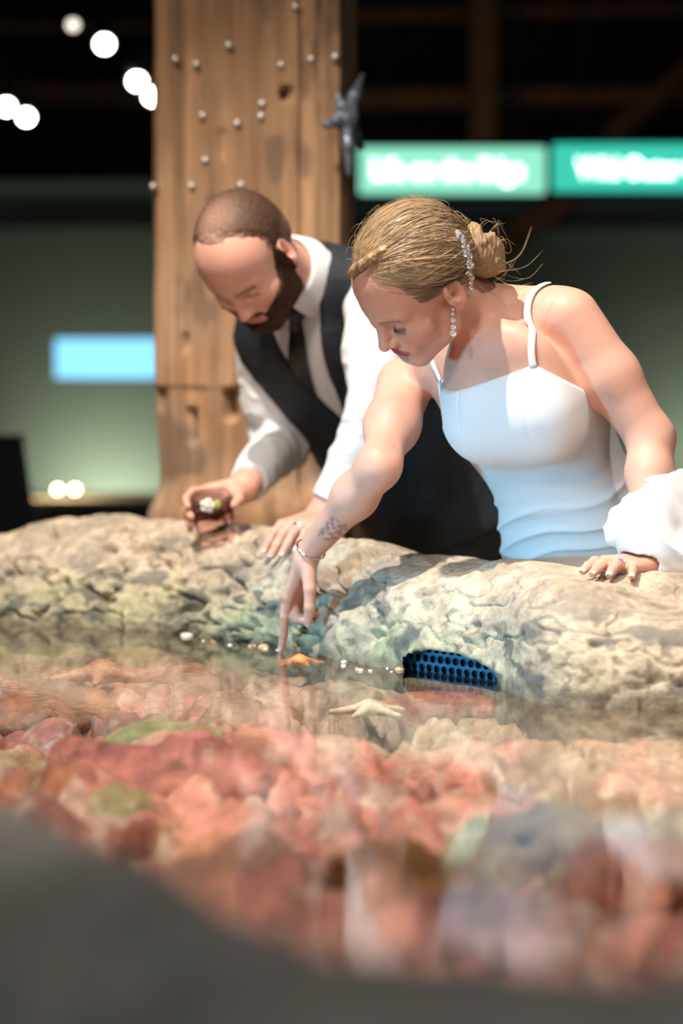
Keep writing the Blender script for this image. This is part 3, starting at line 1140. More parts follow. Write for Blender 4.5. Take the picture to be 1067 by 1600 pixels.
def nail(tip, prev, up, r=0.0055, ln=0.012):
    """small curved nail plate near a fingertip"""
    t = nrm(np.asarray(tip) - prev)
    n = nrm(np.asarray(up) - (np.asarray(up) @ t) * t)
    s = np.cross(t, n)
    V = []
    for i in range(5):
        u = -0.5 + i / 4
        for j in range(5):
            w = -0.5 + j / 4
            wr = r * (1 - 0.35 * max(0, u) ** 1.2 * 2)
            V.append(np.asarray(tip) + t * (ln * u + 0.001) + s * (w * 2 * wr) + n * (r * 1.12 * math.sqrt(max(0, 1.25 - (w * 1.7) ** 2)) - 0.0008 - 0.003 * max(0, u)))
    F = [(i * 5 + j, i * 5 + j + 1, (i + 1) * 5 + j + 1, (i + 1) * 5 + j) for i in range(4) for j in range(4)]
    return V, F


M['skin'] = mat('skin', attr=True, rough=0.5, sss=0.25, spec=0.4, bump=((500, 500, 500), 0.06, 0.001))
M['hair'] = mat('hair', attr=True, rough=0.42, spec=0.5)
M['nail'] = mat('nail_varnish', (0.74, 0.55, 0.50), 0.2, coat=0.5)
M['silver'] = mat('silver', (0.85, 0.85, 0.86), 0.18, metal=1.0)
M['gem'] = mat('gem', (0.93, 0.95, 0.98), 0.08, metal=0.55, coat=1.0)
M['dress'] = mat('dress_crepe', (0.74, 0.74, 0.75), 0.7, bump=((900, 900, 900), 0.05, 0.0006), sheen=0.15)
M['shirt'] = mat('shirt_cotton', (0.68, 0.69, 0.71), 0.75, sheen=0.1)
M['vest'] = mat('vest_wool', (0.010, 0.015, 0.022), 0.7, bump=((700, 700, 700), 0.1, 0.0008))
M['tie'] = mat('tie_satin', (0.006, 0.007, 0.009), 0.4)
M['trouser'] = mat('trouser_wool', (0.008, 0.010, 0.016), 0.75)

# ------------------------------------------------------------------ woman
HW = Frame(W(651, 447, 3.94), (-0.585, -0.245, -0.773), (-0.49, -0.652, 0.578), 1.0)
w_nb = W(783, 505, 4.05)
w_LS, w_RS = W(890, 497, 4.0), W(632, 602, 4.26)
w_LE, w_LW = W(1017, 684, 3.99), W(1010, 872, 3.90)
w_RE, w_RW = W(592, 729, 4.06), W(478, 868, 4.22)
w_ch = W(822, 632, 4.13)
w_wa = W(888, 775, 4.20)
w_pe = W(930, 905, 4.26)
axu = nrm(w_nb - w_pe)
lat = w_LS - w_RS
lat = nrm(lat - 0.75 * (lat @ axu) * axu)
lat = nrm(lat - (lat @ axu) * axu)
frt = np.cross(lat, axu)
TA = np.array([lat, frt, axu])

# right hand pointing at the water, palm to the right
rh_m = [W(450, 932, 4.245), W(458, 938, 4.270), W(468, 938, 4.292), W(478, 931, 4.308)]
rh_f = [[W(445, 962, 4.262), W(443, 990, 4.285), W(440, 1012, 4.303)],
        [W(463, 965, 4.258), W(477, 968, 4.250), W(487, 955, 4.248)],
        [W(480, 960, 4.285), W(495, 957, 4.262), W(507, 950, 4.250)],
        [W(488, 946, 4.305), W(499, 941, 4.280), W(510, 934, 4.268)]]
rh_t = [W(482, 888, 4.205), W(484, 920, 4.196), W(484, 948, 4.200), W(481, 971, 4.212)]
# left hand flat on the rock
def on_rim(px, py, lift):
    return rim_top(px, py) + np.array([0, 0, lift])


lh_m = [W(944, 879, 3.845), W(957, 882, 3.832), W(971, 885, 3.822), W(990, 889, 3.815)]
lh_tip = [on_rim(911, 899, 0.007), on_rim(926, 903, 0.007), on_rim(952, 905, 0.007), on_rim(987, 907, 0.007)]
lh_f = []
for m, t in zip(lh_m, lh_tip):
    lh_f.append([m * 0.55 + t * 0.45 + [0, 0, 0.007], m * 0.25 + t * 0.75 + [0, 0, 0.004], t])
lh_w = W(1018, 880, 3.87)
RH = hand_fn(w_RW + (W(478, 875, 4.22) - w_RW), rh_m, rh_f, rh_t, 0.0088, 0.0120, 0.019)
LH = hand_fn(lh_w, lh_m, lh_f, [], 0.0090, 0.0125, 0.022)
skb = HW.out((0, -0.028, -0.045))
w_br = W(754, 660, 4.045)
w_bl = W(855, 652, 3.995)


def w_torso(P):
    d = ell(P, w_ch, (0.146, 0.108, 0.165), TA)
    d = smin(d, ell(P, w_wa, (0.125, 0.095, 0.13), TA), 0.06)
    d = smin(d, ell(P, w_pe, (0.165, 0.120, 0.16), TA), 0.08)
    up = (w_LS + w_RS) / 2 * 0.55 + w_nb * 0.45 - axu * 0.055
    d = smin(d, ell(P, up, (0.150, 0.070, 0.080), TA), 0.05)
    d = smin(d, ell(P, (w_br + w_bl) / 2 + axu * 0.075 - frt * 0.026, (0.105, 0.045, 0.095), TA), 0.05)
    d = smin(d, ell(P, w_br, (0.060, 0.058, 0.064), TA), 0.06)
    d = smin(d, ell(P, w_bl, (0.060, 0.058, 0.064), TA), 0.06)
    return d


def w_arms(P):
    d = cone(P, w_LS, (w_LS + w_LE) / 2, 0.050, 0.049)
    d = smin(d, cone(P, (w_LS + w_LE) / 2, w_LE, 0.049, 0.037), 0.02)
    d = smin(d, cone(P, w_LE, w_LE * 0.7 + w_LW * 0.3, 0.037, 0.037), 0.02)
    d = smin(d, cone(P, w_LE * 0.7 + w_LW * 0.3, lh_w, 0.037, 0.022), 0.02)
    e = cone(P, w_RS, (w_RS + w_RE) / 2, 0.050, 0.043)
    e = smin(e, cone(P, (w_RS + w_RE) / 2, w_RE, 0.042, 0.031), 0.035)
    fm = w_RE * 0.68 + w_RW * 0.32
    e = smin(e, cone(P, w_RE, fm, 0.031, 0.034), 0.035)
    e = smin(e, cone(P, fm, w_RW, 0.035, 0.0205), 0.03)
    return np.minimum(d, e)


def w_body(P):
    d = w_torso(P)
    nm = skb * 0.4 + w_nb * 0.6
    n = smin(cone(P, skb, nm, 0.050, 0.047), cone(P, nm, w_nb, 0.047, 0.055), 0.02)
    n = smin(n, cone(P, w_nb - frt * 0.012, w_LS * 0.75 + w_nb * 0.25 - frt * 0.01, 0.045, 0.040), 0.035)
    n = smin(n, cone(P, w_nb - frt * 0.012, w_RS * 0.75 + w_nb * 0.25 - frt * 0.01, 0.045, 0.040), 0.035)
    d = smin(d, n, 0.035)
    d = smin(d, w_arms(P), 0.022)
    d = smin(d, ell(P, W(846, 492, 4.03), (0.050, 0.045, 0.040), TA), 0.035)
    # collar bones and the hollow between them
    no = w_nb + frt * 0.058 - axu * 0.052
    for S in (w_LS, w_RS):
        d = smin(d, cone(P, no + nrm(S - no) * 0.012 - frt * 0.004, S * 0.66 + no * 0.34 + frt * 0.012 + axu * 0.014, 0.0060, 0.0050), 0.022)
    h = local(P, HW.o, 0.22, lambda p: head_sdf(HW.to(p)) * HW.k)
    d = smin(d, h, 0.014)
    d = smin(d, local(P, RH[1], RH[2], RH[0]), 0.008)
    d = smin(d, local(P, LH[1], LH[2], LH[0]), 0.008)
    return d


def skin_colors(P, fr, base, lips, blush, man=False):
    c = np.tile(np.array(base), (len(P), 1)).astype(float)
    n = fbm(P * 28, 3)
    c *= (1 + 0.05 * n)[:, None]
    q = fr.to(P)
    a = q.copy()
    a[:, 0] = np.abs(a[:, 0])
    near = np.linalg.norm(q, axis=1) < 0.16

    def blend(m, colr, amt=1.0):
        m = (m * near * amt)[:, None]
        c[:] = c * (1 - m) + np.array(colr) * m
    blend(np.exp(-(((a - (0.042, 0.068, -0.020)) / (0.022, 0.03, 0.020)) ** 2).sum(1)), blush, 0.55)
    blend(np.exp(-(((a - (0, 0.112, -0.022)) / (0.013, 0.012, 0.012)) ** 2).sum(1)), blush, 0.45)
    blend(np.exp(-(((a - (0.078, -0.012, 0.0)) / (0.012, 0.022, 0.032)) ** 2).sum(1)), blush, 0.6)
    li = sstep(1.25, 0.9, np.sqrt(((a[:, 0]) / 0.0235) ** 2 + ((a[:, 2] + 0.0545) / 0.0105) ** 2)) * (q[:, 1] > 0.08)
    blend(li, lips)
    # brows and lash lines
    br = np.exp(-(((a[:, 2] - 0.0265 - 0.10 * (a[:, 0] - 0.02) * (a[:, 0] < 0.04)) / 0.0038) ** 2)) * (a[:, 0] > 0.011) * (a[:, 0] < 0.050) * (q[:, 1] > 0.05)
    blend(br, (0.07, 0.035, 0.02) if man else (0.20, 0.10, 0.05), 0.95 if man else 0.7)
    la = np.exp(-(((a[:, 2] - 0.0040) / 0.0018) ** 2)) * (a[:, 0] > 0.020) * (a[:, 0] < 0.046) * (q[:, 1] > 0.07)
    blend(la, (0.03, 0.015, 0.01), 0.9)
    sh = np.exp(-(((a - (0.0315, 0.084, 0.010)) / (0.014, 0.01, 0.007)) ** 2).sum(1))
    blend(sh, (0.36, 0.19, 0.13), 0.35)
    return c


def bounds(pts, pad):
    pts = np.array(pts)
    return pts.min(0) - pad, pts.max(0) + pad


lo, hi = bounds([HW.o, w_nb, w_LS, w_RS, w_LE, lh_w, w_RW, rh_f[0][2], w_pe] + lh_tip, 0.02)
lo = np.minimum(lo, HW.o - 0.15)
hi = np.maximum(hi, HW.o + 0.14)
lo[2] = min(lo[2], -0.01)
lo = np.minimum(lo, np.minimum(w_LS, w_LE) - 0.08)
hi = np.maximum(hi, np.maximum(w_LS, w_LE) + 0.08)
hi[1] = w_pe[1] + 0.16
hi[0] = max(hi[0], w_pe[0] + 0.19)
lo[2] = -0.02
V, Q = nets(w_body, lo, hi, 0.0023)
V = np.asarray(V)
cs = skin_colors(V, HW, (0.65, 0.355, 0.262), (0.38, 0.055, 0.065), (0.66, 0.27, 0.20))
# forearm tattoo: small dark floral motif
tb = w_RE * 0.42 + w_RW * 0.58
fa = nrm(w_RW - w_RE)
toc = nrm(CAM - tb)
tx = nrm(np.cross(fa, toc))
rel = V - tb
vsg = 1.0 if tx[0] > 0 else -1.0
u_, v_, w_ = rel @ fa, rel @ tx, rel @ toc
pat = np.sin(u_ * 330 + 2.5 * np.sin(v_ * 260)) + np.sin(v_ * 300 + 1.2 * np.sin(u_ * 410)) + 0.6 * vnoise(V * 190)
tm = sstep(-0.25, 0.25, pat) * sstep(0.042, 0.032, np.abs(u_ - 0.008)) * sstep(0.024, 0.014, np.abs(v_ - vsg * 0.010)) * (w_ > 0) * (np.linalg.norm(rel, axis=1) < 0.06)
cs = cs * (1 - 0.58 * tm[:, None]) + np.array([0.13, 0.10, 0.11]) * 0.58 * tm[:, None]
woman = mesh_np('person', V, Q, M['skin'], colors=cs)
tag(woman, 'person in a white strapped dress leaning over the rock and pointing at the water', 'person')


# --- hair, combed back into a low bun
HZ = np.array([-0.09, -0.06, -0.03, 0.0, 0.012, 0.021, 0.036, 0.051, 0.084, 0.107, 0.14])
HY = np.array([-0.060, -0.052, -0.042, -0.027, -0.008, 0.022, 0.040, 0.046, 0.056, 0.061, 0.062])


def w_hair_q(q):
    g = np.interp(q[:, 2], HZ, HY) - q[:, 1] + 0.003 * vnoise(q * 120)
    th = -0.0035 + 0.0115 * sstep(-0.002, 0.045, g) + 0.004 * sstep(0.03, 0.11, g)
    d = skull_sdf(q) - th
    # combed grooves running to the bun
    b = q - np.array([0.0, 0.06, 0.05])
    ang = np.arctan2(q[:, 0], q[:, 2] + 0.03)
    d = d + 0.0011 * vnoise(np.stack([ang * 42, q[:, 1] * 14, q[:, 2] * 6], -1))
    return d


BUN = np.array([0.034, -0.107, -0.040])


def bun_q(q):
    d = ell(q, BUN, (0.036, 0.030, 0.044))
    r = q - BUN
    for i in range(7):
        t0 = i * 0.9
        pts = []
        for k in range(7):
            t = t0 + k * 0.42
            pts.append(BUN + np.array([0.033 * math.cos(t), -0.016 + 0.014 * math.sin(t * 1.7 + i), 0.042 * math.sin(t)]) * (0.75 + 0.28 * ((i * 37 % 10) / 10)))
        for k in range(6):
            d = smin(d, cone(q, pts[k], pts[k + 1], 0.0095, 0.0095), 0.0015)
    d = d + 0.0012 * np.sin(np.arctan2(r[:, 2], r[:, 0]) * 26 + r[:, 1] * 500)
    return d


twist = [HW.to(hit(px, py, w_body)[None])[0] for px, py in ((604, 392), (588, 402), (572, 412), (560, 420), (551, 430))]


def hair_q(q):
    d = w_hair_q(q)
    d = smin(d, bun_q(q), 0.008)
    for i in range(len(twist) - 1):
        for j in range(3):
            c0 = twist[i] + (twist[i + 1] - twist[i]) * j / 3
            d = smin(d, ell(q, c0 + np.array([0, 0.002, 0.003]), (0.0080, 0.0100, 0.0085 + 0.0022 * (j % 2))) + 0.0009 * np.sin(q[:, 0] * 900 + q[:, 1] * 700), 0.002)
    return d


def w_hair(P):
    return local(P, HW.o, 0.24, lambda p: hair_q(HW.to(p)))


V, Q = nets(w_hair, HW.o - 0.19, HW.o + 0.19, 0.0022)
q = HW.to(V)
st = vnoise(np.stack([np.arctan2(q[:, 0], q[:, 2] + 0.03) * 60, q[:, 1] * 20, q[:, 2] * 8], -1))
hc = np.array([0.31, 0.20, 0.108]) * (1 + 0.34 * st[:, None])
gl_ = np.interp(q[:, 2], HZ, HY) - q[:, 1]
sk = sstep(0.030, 0.008, gl_ + 0.012 * st) * (q[:, 2] > -0.02) * 0.75 * sstep(0.016, 0.024, np.min([np.linalg.norm(q - t_, axis=1) for t_ in twist], 0))
hc = hc * (1 - sk[:, None]) + np.array([0.58, 0.37, 0.25]) * sk[:, None]
hair = mesh_np('hair', V, Q, M['hair'], woman, colors=np.clip(hc, 0.02, 1))
# strands lying on the cap, from the hairline to the bun
rs = np.random.default_rng(3)
ctr = np.array([0.0, -0.015, 0.03])
NS, NP = 2100, 18
zs_ = rs.uniform(0.016, 0.125, NS)
side = np.where((rs.uniform(size=NS) < 0.80) | (zs_ < 0.075), 1, -1)
sy = np.interp(zs_, HZ, HY) + 0.011 - rs.uniform(0.0, 1.0, NS) ** 0.7 * 0.030 - rs.uniform(0, 1, NS) ** 3 * 0.06
xw = np.sqrt(np.clip(1 - ((zs_ - 0.046) / 0.088) ** 2, 0, 1)) * 0.078
xs_ = side * xw * np.where(zs_ > 0.09, rs.uniform(0.0, 1.0, NS), 1.0)
S0 = np.stack([xs_, sy, zs_], -1)
E0 = BUN + rs.normal(size=(NS, 3)) * np.array([0.018, 0.008, 0.022])
d0 = S0 - ctr
d1 = E0 - ctr
d0 /= np.linalg.norm(d0, axis=1)[:, None]
d1 /= np.linalg.norm(d1, axis=1)[:, None]
om = np.arccos(np.clip((d0 * d1).sum(1), -0.999, 0.999))
pts = np.zeros((NS, NP, 3))
ph = rs.uniform(0, 6.28, NS)
lift = rs.uniform(-0.0006, 0.0016, NS) + (rs.uniform(size=NS) < 0.05) * rs.uniform(0, 0.004, NS)
for k in range(NP):
    t = k / (NP - 1)
    dr = (np.sin((1 - t) * om)[:, None] * d0 + np.sin(t * om)[:, None] * d1) / np.sin(om)[:, None]
    dr += 0.025 * np.sin(t * math.pi)  * np.stack([np.sin(ph), np.cos(ph * 1.7), np.sin(ph * 2.3)], -1) * 0.6
    dr /= np.linalg.norm(dr, axis=1)[:, None]
    a_, b_ = np.full(NS, 0.03), np.full(NS, 0.17)
    for it in range(16):
        m_ = (a_ + b_) / 2
        v = np.minimum(w_hair_q(ctr + dr * m_[:, None]), skull_sdf(ctr + dr * m_[:, None]) - 0.0003)
        a_ = np.where(v < 0, m_, a_)
        b_ = np.where(v < 0, b_, m_)
    pts[:, k] = ctr + dr * (a_ + lift * math.sin(t * math.pi) ** 0.5 * 1.0)[:, None]


def strands(name, pts, rad, cols_, parent):
    """thin three-sided tubes, one mesh"""
    n, m = pts.shape[:2]
    T = np.gradient(pts, axis=1)
    T /= np.linalg.norm(T, axis=2)[..., None] + 1e-12
    nn = pts - pts.mean((0, 1))
    a = np.cross(T, nn)
    a /= np.linalg.norm(a, axis=2)[..., None] + 1e-12
    b = np.cross(T, a)
    r = rad * (1 - 0.7 * np.abs(np.linspace(-1, 1, m)) ** 4)[None, :, None]
    ring = [pts + r * (math.cos(t) * a + math.sin(t) * b) for t in (0, 2.094, 4.189)]
    VV = np.stack(ring, 2).reshape(-1, 3)
    base = (np.arange(n)[:, None] * m + np.arange(m - 1)[None, :]).ravel() * 3
    F = []
    for j in range(3):
        j2 = (j + 1) % 3
        F.append(np.stack([base + j, base + j2, base + 3 + j2, base + 3 + j], -1))
    return mesh_np(name, VV, np.concatenate(F), M['hair'], parent, colors=np.repeat(cols_, m * 3, axis=0))


okm = ((pts[..., 1] - np.interp(pts[..., 2], HZ, HY)) < 0.0135).all(1) & (om < 2.85)
pts = pts[okm]
NS = len(pts)
sc_col = np.array([0.40, 0.275, 0.155]) * (1 + rs.normal(size=(NS, 1)) * 0.30)
so = strands('hair_strands', HW.out(pts.reshape(-1, 3)).reshape(NS, NP, 3), 0.00065, np.clip(sc_col, 0.05, 0.9), hair)
so['kind'] = 'stuff'
# loose wisps around the bun and crown
wis = []
for x0, y0, x1, y1, x2, y2 in ((770, 420, 805, 395, 822, 350), (775, 425, 812, 428, 836, 402), (772, 432, 800, 440, 830, 434), (765, 385, 785, 372, 800, 382),
                               (760, 372, 775, 352, 790, 348), (740, 365, 760, 345, 778, 350), (640, 320, 655, 308, 662, 316), (585, 345, 565, 350, 556, 362),
                               (770, 440, 790, 432, 806, 410), (742, 440, 760, 455, 752, 468), (700, 345, 715, 330, 735, 338), (600, 335, 590, 325, 600, 318),
                               (768, 400, 795, 402, 815, 420), (745, 450, 765, 448, 780, 440), (556, 410, 545, 405, 540, 415)):
    for j in range(2):
        jx, jy = rs.normal(size=2) * 5
        d = 3.96 + rs.normal() * 0.02
        wis.append(spline([W(x0, y0, d), W(x1 + jx, y1 + jy, d - 0.01), W(x2 + 1.5 * jx, y2 + jy, d)], 12))
for j in range(64):
    t = rs.uniform(-2.9, 0.35)
    cxp, cyp, rx, ry = (650, 415, 98, 98) if j < 45 else (752, 405, 38, 58)
    ax_, ay_ = cxp + rx * 0.93 * math.cos(t), cyp + ry * 0.93 * math.sin(t)
    t2 = t + rs.normal() * 0.22
    k_ = 1.02 + rs.uniform(0, 0.12) * (1 if j < 45 else 2.2)
    t3 = t2 + rs.normal() * 0.25
    d = 3.97 + rs.normal() * 0.02
    wis.append(spline([W(ax_, ay_, d), W(cxp + rx * k_ * math.cos(t2), cyp + ry * k_ * math.sin(t2), d), W(cxp + rx * (k_ + 0.02) * math.cos(t3), cyp + ry * (k_ + 0.02) * math.sin(t3), d)], 12))
wis = np.array(wis)
ws = strands('loose_wisps', wis, 0.00026, np.tile([[0.52, 0.37, 0.20]], (len(wis), 1)), hair)
ws['kind'] = 'stuff'

# --- jewellery
cp = spline([hit(px, py, lambda P: np.minimum(w_hair(P), w_body(P))) for px, py in ((712, 364), (720, 378), (727, 396), (731, 416), (733, 436), (732, 455))], 30)
comb = MB()
comb.tube(cp + 0.0, 0.0015, 6)
comb_o = comb.build('hair_comb', M['silver'], woman, smooth=True)
comb_o['label'] = 'jewelled silver comb set beside the bun'
gem_me = None


def octa(c, r, A=None):
    V = []
    n = 8
    for rr, h in ((0.55, 0.55), (1.0, 0.1), (0.0, -0.8)):
        for k in range(n):
            t = 2 * math.pi * k / n
            V.append((rr * math.cos(t), rr * math.sin(t), h))
    F = [tuple(range(n))] + [(k, n + k, n + (k + 1) % n, (k + 1) % n) for k in range(n)] + [(n + k, 2 * n + k, 2 * n + (k + 1) % n, n + (k + 1) % n) for k in range(n)]
    V = np.array(V) * r
    if A is not None:
        V = V @ A
    return V + c, F


def gem_axes(n):
    n = nrm(n)
    a = nrm(np.cross(n, [0.3, 0.2, 0.9]))
    return np.array([a, np.cross(n, a), n])


for k in range(30):
    t = k / 29
    wd = 0.0072 * math.sin(math.pi * min(1, 0.12 + t * 0.85)) ** 0.8
    for j in range(2):
        n = grad(w_hair, cp[k])
        tg = nrm(cp[min(29, k + 1)] - cp[max(0, k - 1)])
        sd = np.cross(n, tg)
        V, F = octa(cp[k] + n * (0.003 + 0.001 * rs.uniform()) + sd * wd * (rs.uniform(0.2, 1.0) * (1 if j else -1)), 0.0040 + 0.0016 * rs.uniform(), gem_axes(n + rs.normal(size=3) * 0.35))
        MB().add(V, F).build('gem', M['gem'], comb_o)
lobe = hit(708, 481, w_body)
tocam = nrm(CAM - lobe)
er0 = lobe + tocam * 0.003
ear = MB().tube([er0, er0 + [0, 0, -0.046]], 0.0007, 6).build('earring', M['silver'], woman)
ear['label'] = 'long drop earring of five clear stones'
for dz, r in ((0.0, 0.0032), (-0.009, 0.0033), (-0.019, 0.0044), (-0.030, 0.0044), (-0.040, 0.0056)):
    V, F = octa(er0 + [0, 0, dz - 0.001] + tocam * 0.002, r, gem_axes(tocam + [0.1, 0, 0.15]))
    MB().add(V, F).build('stone', M['gem'], ear)
# bracelet on the right wrist
bc = w_RE * 0.07 + w_RW * 0.93
fa = nrm(w_RW - w_RE)
s1 = nrm(np.cross(fa, tocam))
s2 = np.cross(fa, s1)
bt = np.linspace(0, 2 * math.pi, 25)
br_p = np.array([bc + 0.0255 * (math.cos(t) * s1 + math.sin(t) * s2) + fa * 0.006 * math.sin(t + 1) for t in bt])
bo = MB().tube(br_p, 0.0016, 8, cap=False).build('bracelet', M['silver'], woman, smooth=True)
bo['label'] = 'thin silver bangle on the tattooed wrist'
# ring on the left hand
rg = lh_m[2] * 0.72 + lh_f[2][0] * 0.28
ra = nrm(lh_f[2][0] - lh_m[2])
s1 = nrm(np.cross(ra, [0, 0, 1.0]))
s2 = np.cross(ra, s1)
M['gold'] = mat('gold', (0.85, 0.62, 0.35), 0.2, metal=1.0)
M['amethyst'] = mat('amethyst', (0.30, 0.22, 0.55), 0.1, coat=1.0)
ro = MB().tube([rg + 0.0103 * (math.cos(t) * s1 + math.sin(t) * s2) for t in bt], 0.0012, 8, cap=False).build('ring', M['gold'], woman, smooth=True)
ro['label'] = 'gold ring with a violet stone on the hand on the rock'
up_ = nrm(np.array([0, -0.5, 0.85]))
V, F = octa(rg + up_ * 0.0125, 0.0042, gem_axes(up_))
MB().add(V, F).build('stone', M['amethyst'], ro)
for sx in (-1, 1):
    V, F = octa(rg + up_ * 0.011 + s1 * 0.005 * sx, 0.0022, gem_axes(up_))
    MB().add(V, F).build('stone', M['gem'], ro)
# nails
for i, f in enumerate(lh_f):
    V, F = nail(f[2], f[1], (0, -0.35, 0.9), (0.0056, 0.0058, 0.0056, 0.0048)[i], 0.013)
    MB().add(V, F).build('nail', M['nail'], woman, smooth=True)
for tip, prev, upv in ((rh_t[3], rh_t[2], tocam), (rh_f[0][2], rh_f[0][1], (-0.8, -0.5, 0.1)), (rh_f[2][2], rh_f[2][1], (0.5, -0.2, -0.9)), (rh_f[3][2], rh_f[3][1], (0.5, -0.2, -0.9))):
    V, F = nail(tip, prev, upv, 0.0060, 0.014)
    MB().add(V, F).build('nail', M['nail'], woman, smooth=True)
# lashes of the near eye
lash = MB()
for k in range(16):
    x = 0.021 + 0.022 * k / 15
    p0 = HW.to(HW.out((x, 0.0, 0.0))[None])[0]
    yb = 0.0865 - 3.2 * (x - 0.029) ** 2 * 8
    a0 = np.array([x, yb, 0.0035])
    a1 = a0 + np.array([0.002 + 0.003 * k / 15, 0.004, -0.0035])
    a2 = a1 + np.array([0.0015, 0.003, -0.0005])
    lash.tube([HW.out(a0), HW.out(a1), HW.out(a2)], [0.0004, 0.0003, 0.0001], 4)
M['lash'] = mat('lash', (0.015, 0.01, 0.01), 0.6)
lash.build('eyelashes', M['lash'], woman)

# --- dress
dA, dB_, dC = hit(683, 592, w_torso), hit(834, 569, w_torso), hit(920, 613, w_torso)
n1 = nrm(np.cross(dB_ - dA, frt))
n1 = n1 * np.sign(n1 @ axu)
n2 = nrm(np.cross(dC - dB_, nrm(dB_ - CAM)))
n2 = n2 * np.sign(n2 @ axu)
n3 = nrm(np.cross(W(691, 660, 4.0) - W(683, 588, 4.0), ray(686, 620)))
if n3[0] > 0:
    n3 = -n3
p3 = W(683, 588, 4.0)
bmid = (w_br + w_bl) / 2


def w_dress(P):
    d = w_torso(P)
    d = smin(d, ell(P, bmid + axu * 0.010 - frt * 0.010, (0.085, 0.052, 0.065), TA), 0.05)
    q = (P - w_wa) @ TA.T
    fo = q[:, 2] + 0.35 * np.abs(q[:, 0] - 0.02) ** 1.5 * 2.0 - 0.20 * q[:, 0]
    nn = vnoise(P * 7 + 3)
    mask = sstep(0.050, 0.015, q[:, 2]) * sstep(-0.20, -0.06, q[:, 2]) * 0.7 + 0.3 * np.exp(-((q[:, 2] - 0.0) / 0.05) ** 2)
    fold = 1 - np.abs(np.sin(fo * 62 + 2.2 * nn))
    d = d - 0.0045 - mask * 0.0060 * (fold ** 1.6) - mask * 0.003 * vnoise(P * np.array([9, 9, 30]))
    # dart seams over the bust
    for bc_, s_ in ((w_bl, 1), (w_br, -1)):
        x = (P - bc_) @ lat - 0.003 * s_
        z = (P - bc_) @ axu
        y = (P - bc_) @ frt
        d = d + 0.0016 * np.exp(-(x / 0.0022) ** 2) * sstep(-0.01, 0.01, z) * (y > 0)
    d = smax(d, (P - dA) @ n1, 0.003)
    d = smax(d, (P - dB_) @ n2, 0.003)
    d = smax(d, np.where(P[:, 2] > W(690, 668, 4.0)[2], (P - p3) @ n3, -0.05), 0.003)
    return d


lo2, hi2 = bounds([dA, dB_, dC, w_br, w_bl, w_pe], 0.03)
lo2 -= 0.09
hi2 += np.array([0.22, 0.20, 0.06])
lo2[2] = -0.02
V, Q = nets(w_dress, lo2, hi2, 0.0026)
dr = mesh_np('dress', V, Q, M['dress'], woman)
dr['label'] = 'fitted white dress with thin shoulder straps'


def ribbon(name, F, px_pts, w, material, parent, lift=0.003, th=0.0014, n=40):
    pts = spline([hit(x, y, F) for x, y in px_pts], n)
    for _ in range(18):
        for i in range(n):
            pts[i] += grad(F, pts[i]) * max(0.0, 0.0015 - float(F(pts[i][None])[0]))
        pts[1:-1] = (pts[:-2] + 2 * pts[1:-1] + pts[2:]) / 4
    N_ = np.array([grad(F, p) for p in pts])
    for _ in range(6):
        N_[1:-1] = (N_[:-2] + N_[1:-1] * 2 + N_[2:]) / 4
    N_ /= np.linalg.norm(N_, axis=1)[:, None]
    T = np.gradient(pts, axis=0)
    T /= np.linalg.norm(T, axis=1)[:, None]
    Sd = np.cross(T, N_)
    V = []
    for i in range(n):
        c0 = pts[i] + N_[i] * lift
        for a, b in ((-1, 0), (-0.8, 1), (0.8, 1), (1, 0), (0.8, -1), (-0.8, -1)):
            V.append(c0 + Sd[i] * a * w / 2 + N_[i] * b * th)
    F_ = [(i * 6 + k, i * 6 + (k + 1) % 6, (i + 1) * 6 + (k + 1) % 6, (i + 1) * 6 + k) for i in range(n - 1) for k in range(6)]
    F_ += [(5, 4, 3, 2, 1, 0), tuple((n - 1) * 6 + k for k in range(6))]
    return MB().add(V, F_).build(name, material, parent, smooth=True)


def w_skirt(P):
    d = cone(P, w_pe - np.array([0, 0, 0.02]), np.array([w_pe[0] + 0.06, w_pe[1] + 0.08, FLOOR_Z + 0.16]), 0.155, 0.14)
    ang = np.arctan2(P[:, 1] - w_pe[1], P[:, 0] - w_pe[0])
    d = d - 0.012 * np.sin(ang * 9) * sstep(0.0, -0.5, P[:, 2])
    return smax(smax(d, P[:, 2] - 0.03, 0.004), FLOOR_Z + 0.004 - P[:, 2], 0.004)


V, Q = nets(w_skirt, np.array([w_pe[0] - 0.24, w_pe[1] - 0.22, FLOOR_Z - 0.02]), np.array([w_pe[0] + 0.30, w_pe[1] + 0.32, 0.06]), 0.011)
mesh_np('skirt', V, Q, M['dress'], dr)
ribbon('strap', w_body, ((834, 574), (828, 545), (824, 510), (824, 485), (830, 464), (842, 452), (858, 446)), 0.0125, M['dress'], dr)
ribbon('strap', lambda P: np.minimum(w_torso(P), 9), ((692, 597), (687, 585), (681, 572), (676, 562)), 0.0115, M['dress'], dr)

# --- white jacket hanging over the left forearm
jk = [W(1022, 760, 3.955), W(1012, 850, 3.885), W(1068, 800, 3.97), W(1110, 890, 3.93), W(962, 803, 3.905), W(955, 845, 3.885), W(1000, 862, 3.865), W(1085, 890, 3.88)]
fd = nrm(W(960, 860, 3.9) - W(1000, 800, 3.9))
fq = nrm(np.cross(nrm(W(1067, 860, 3.9) - W(960, 795, 3.9)), [0, 1, 0]))


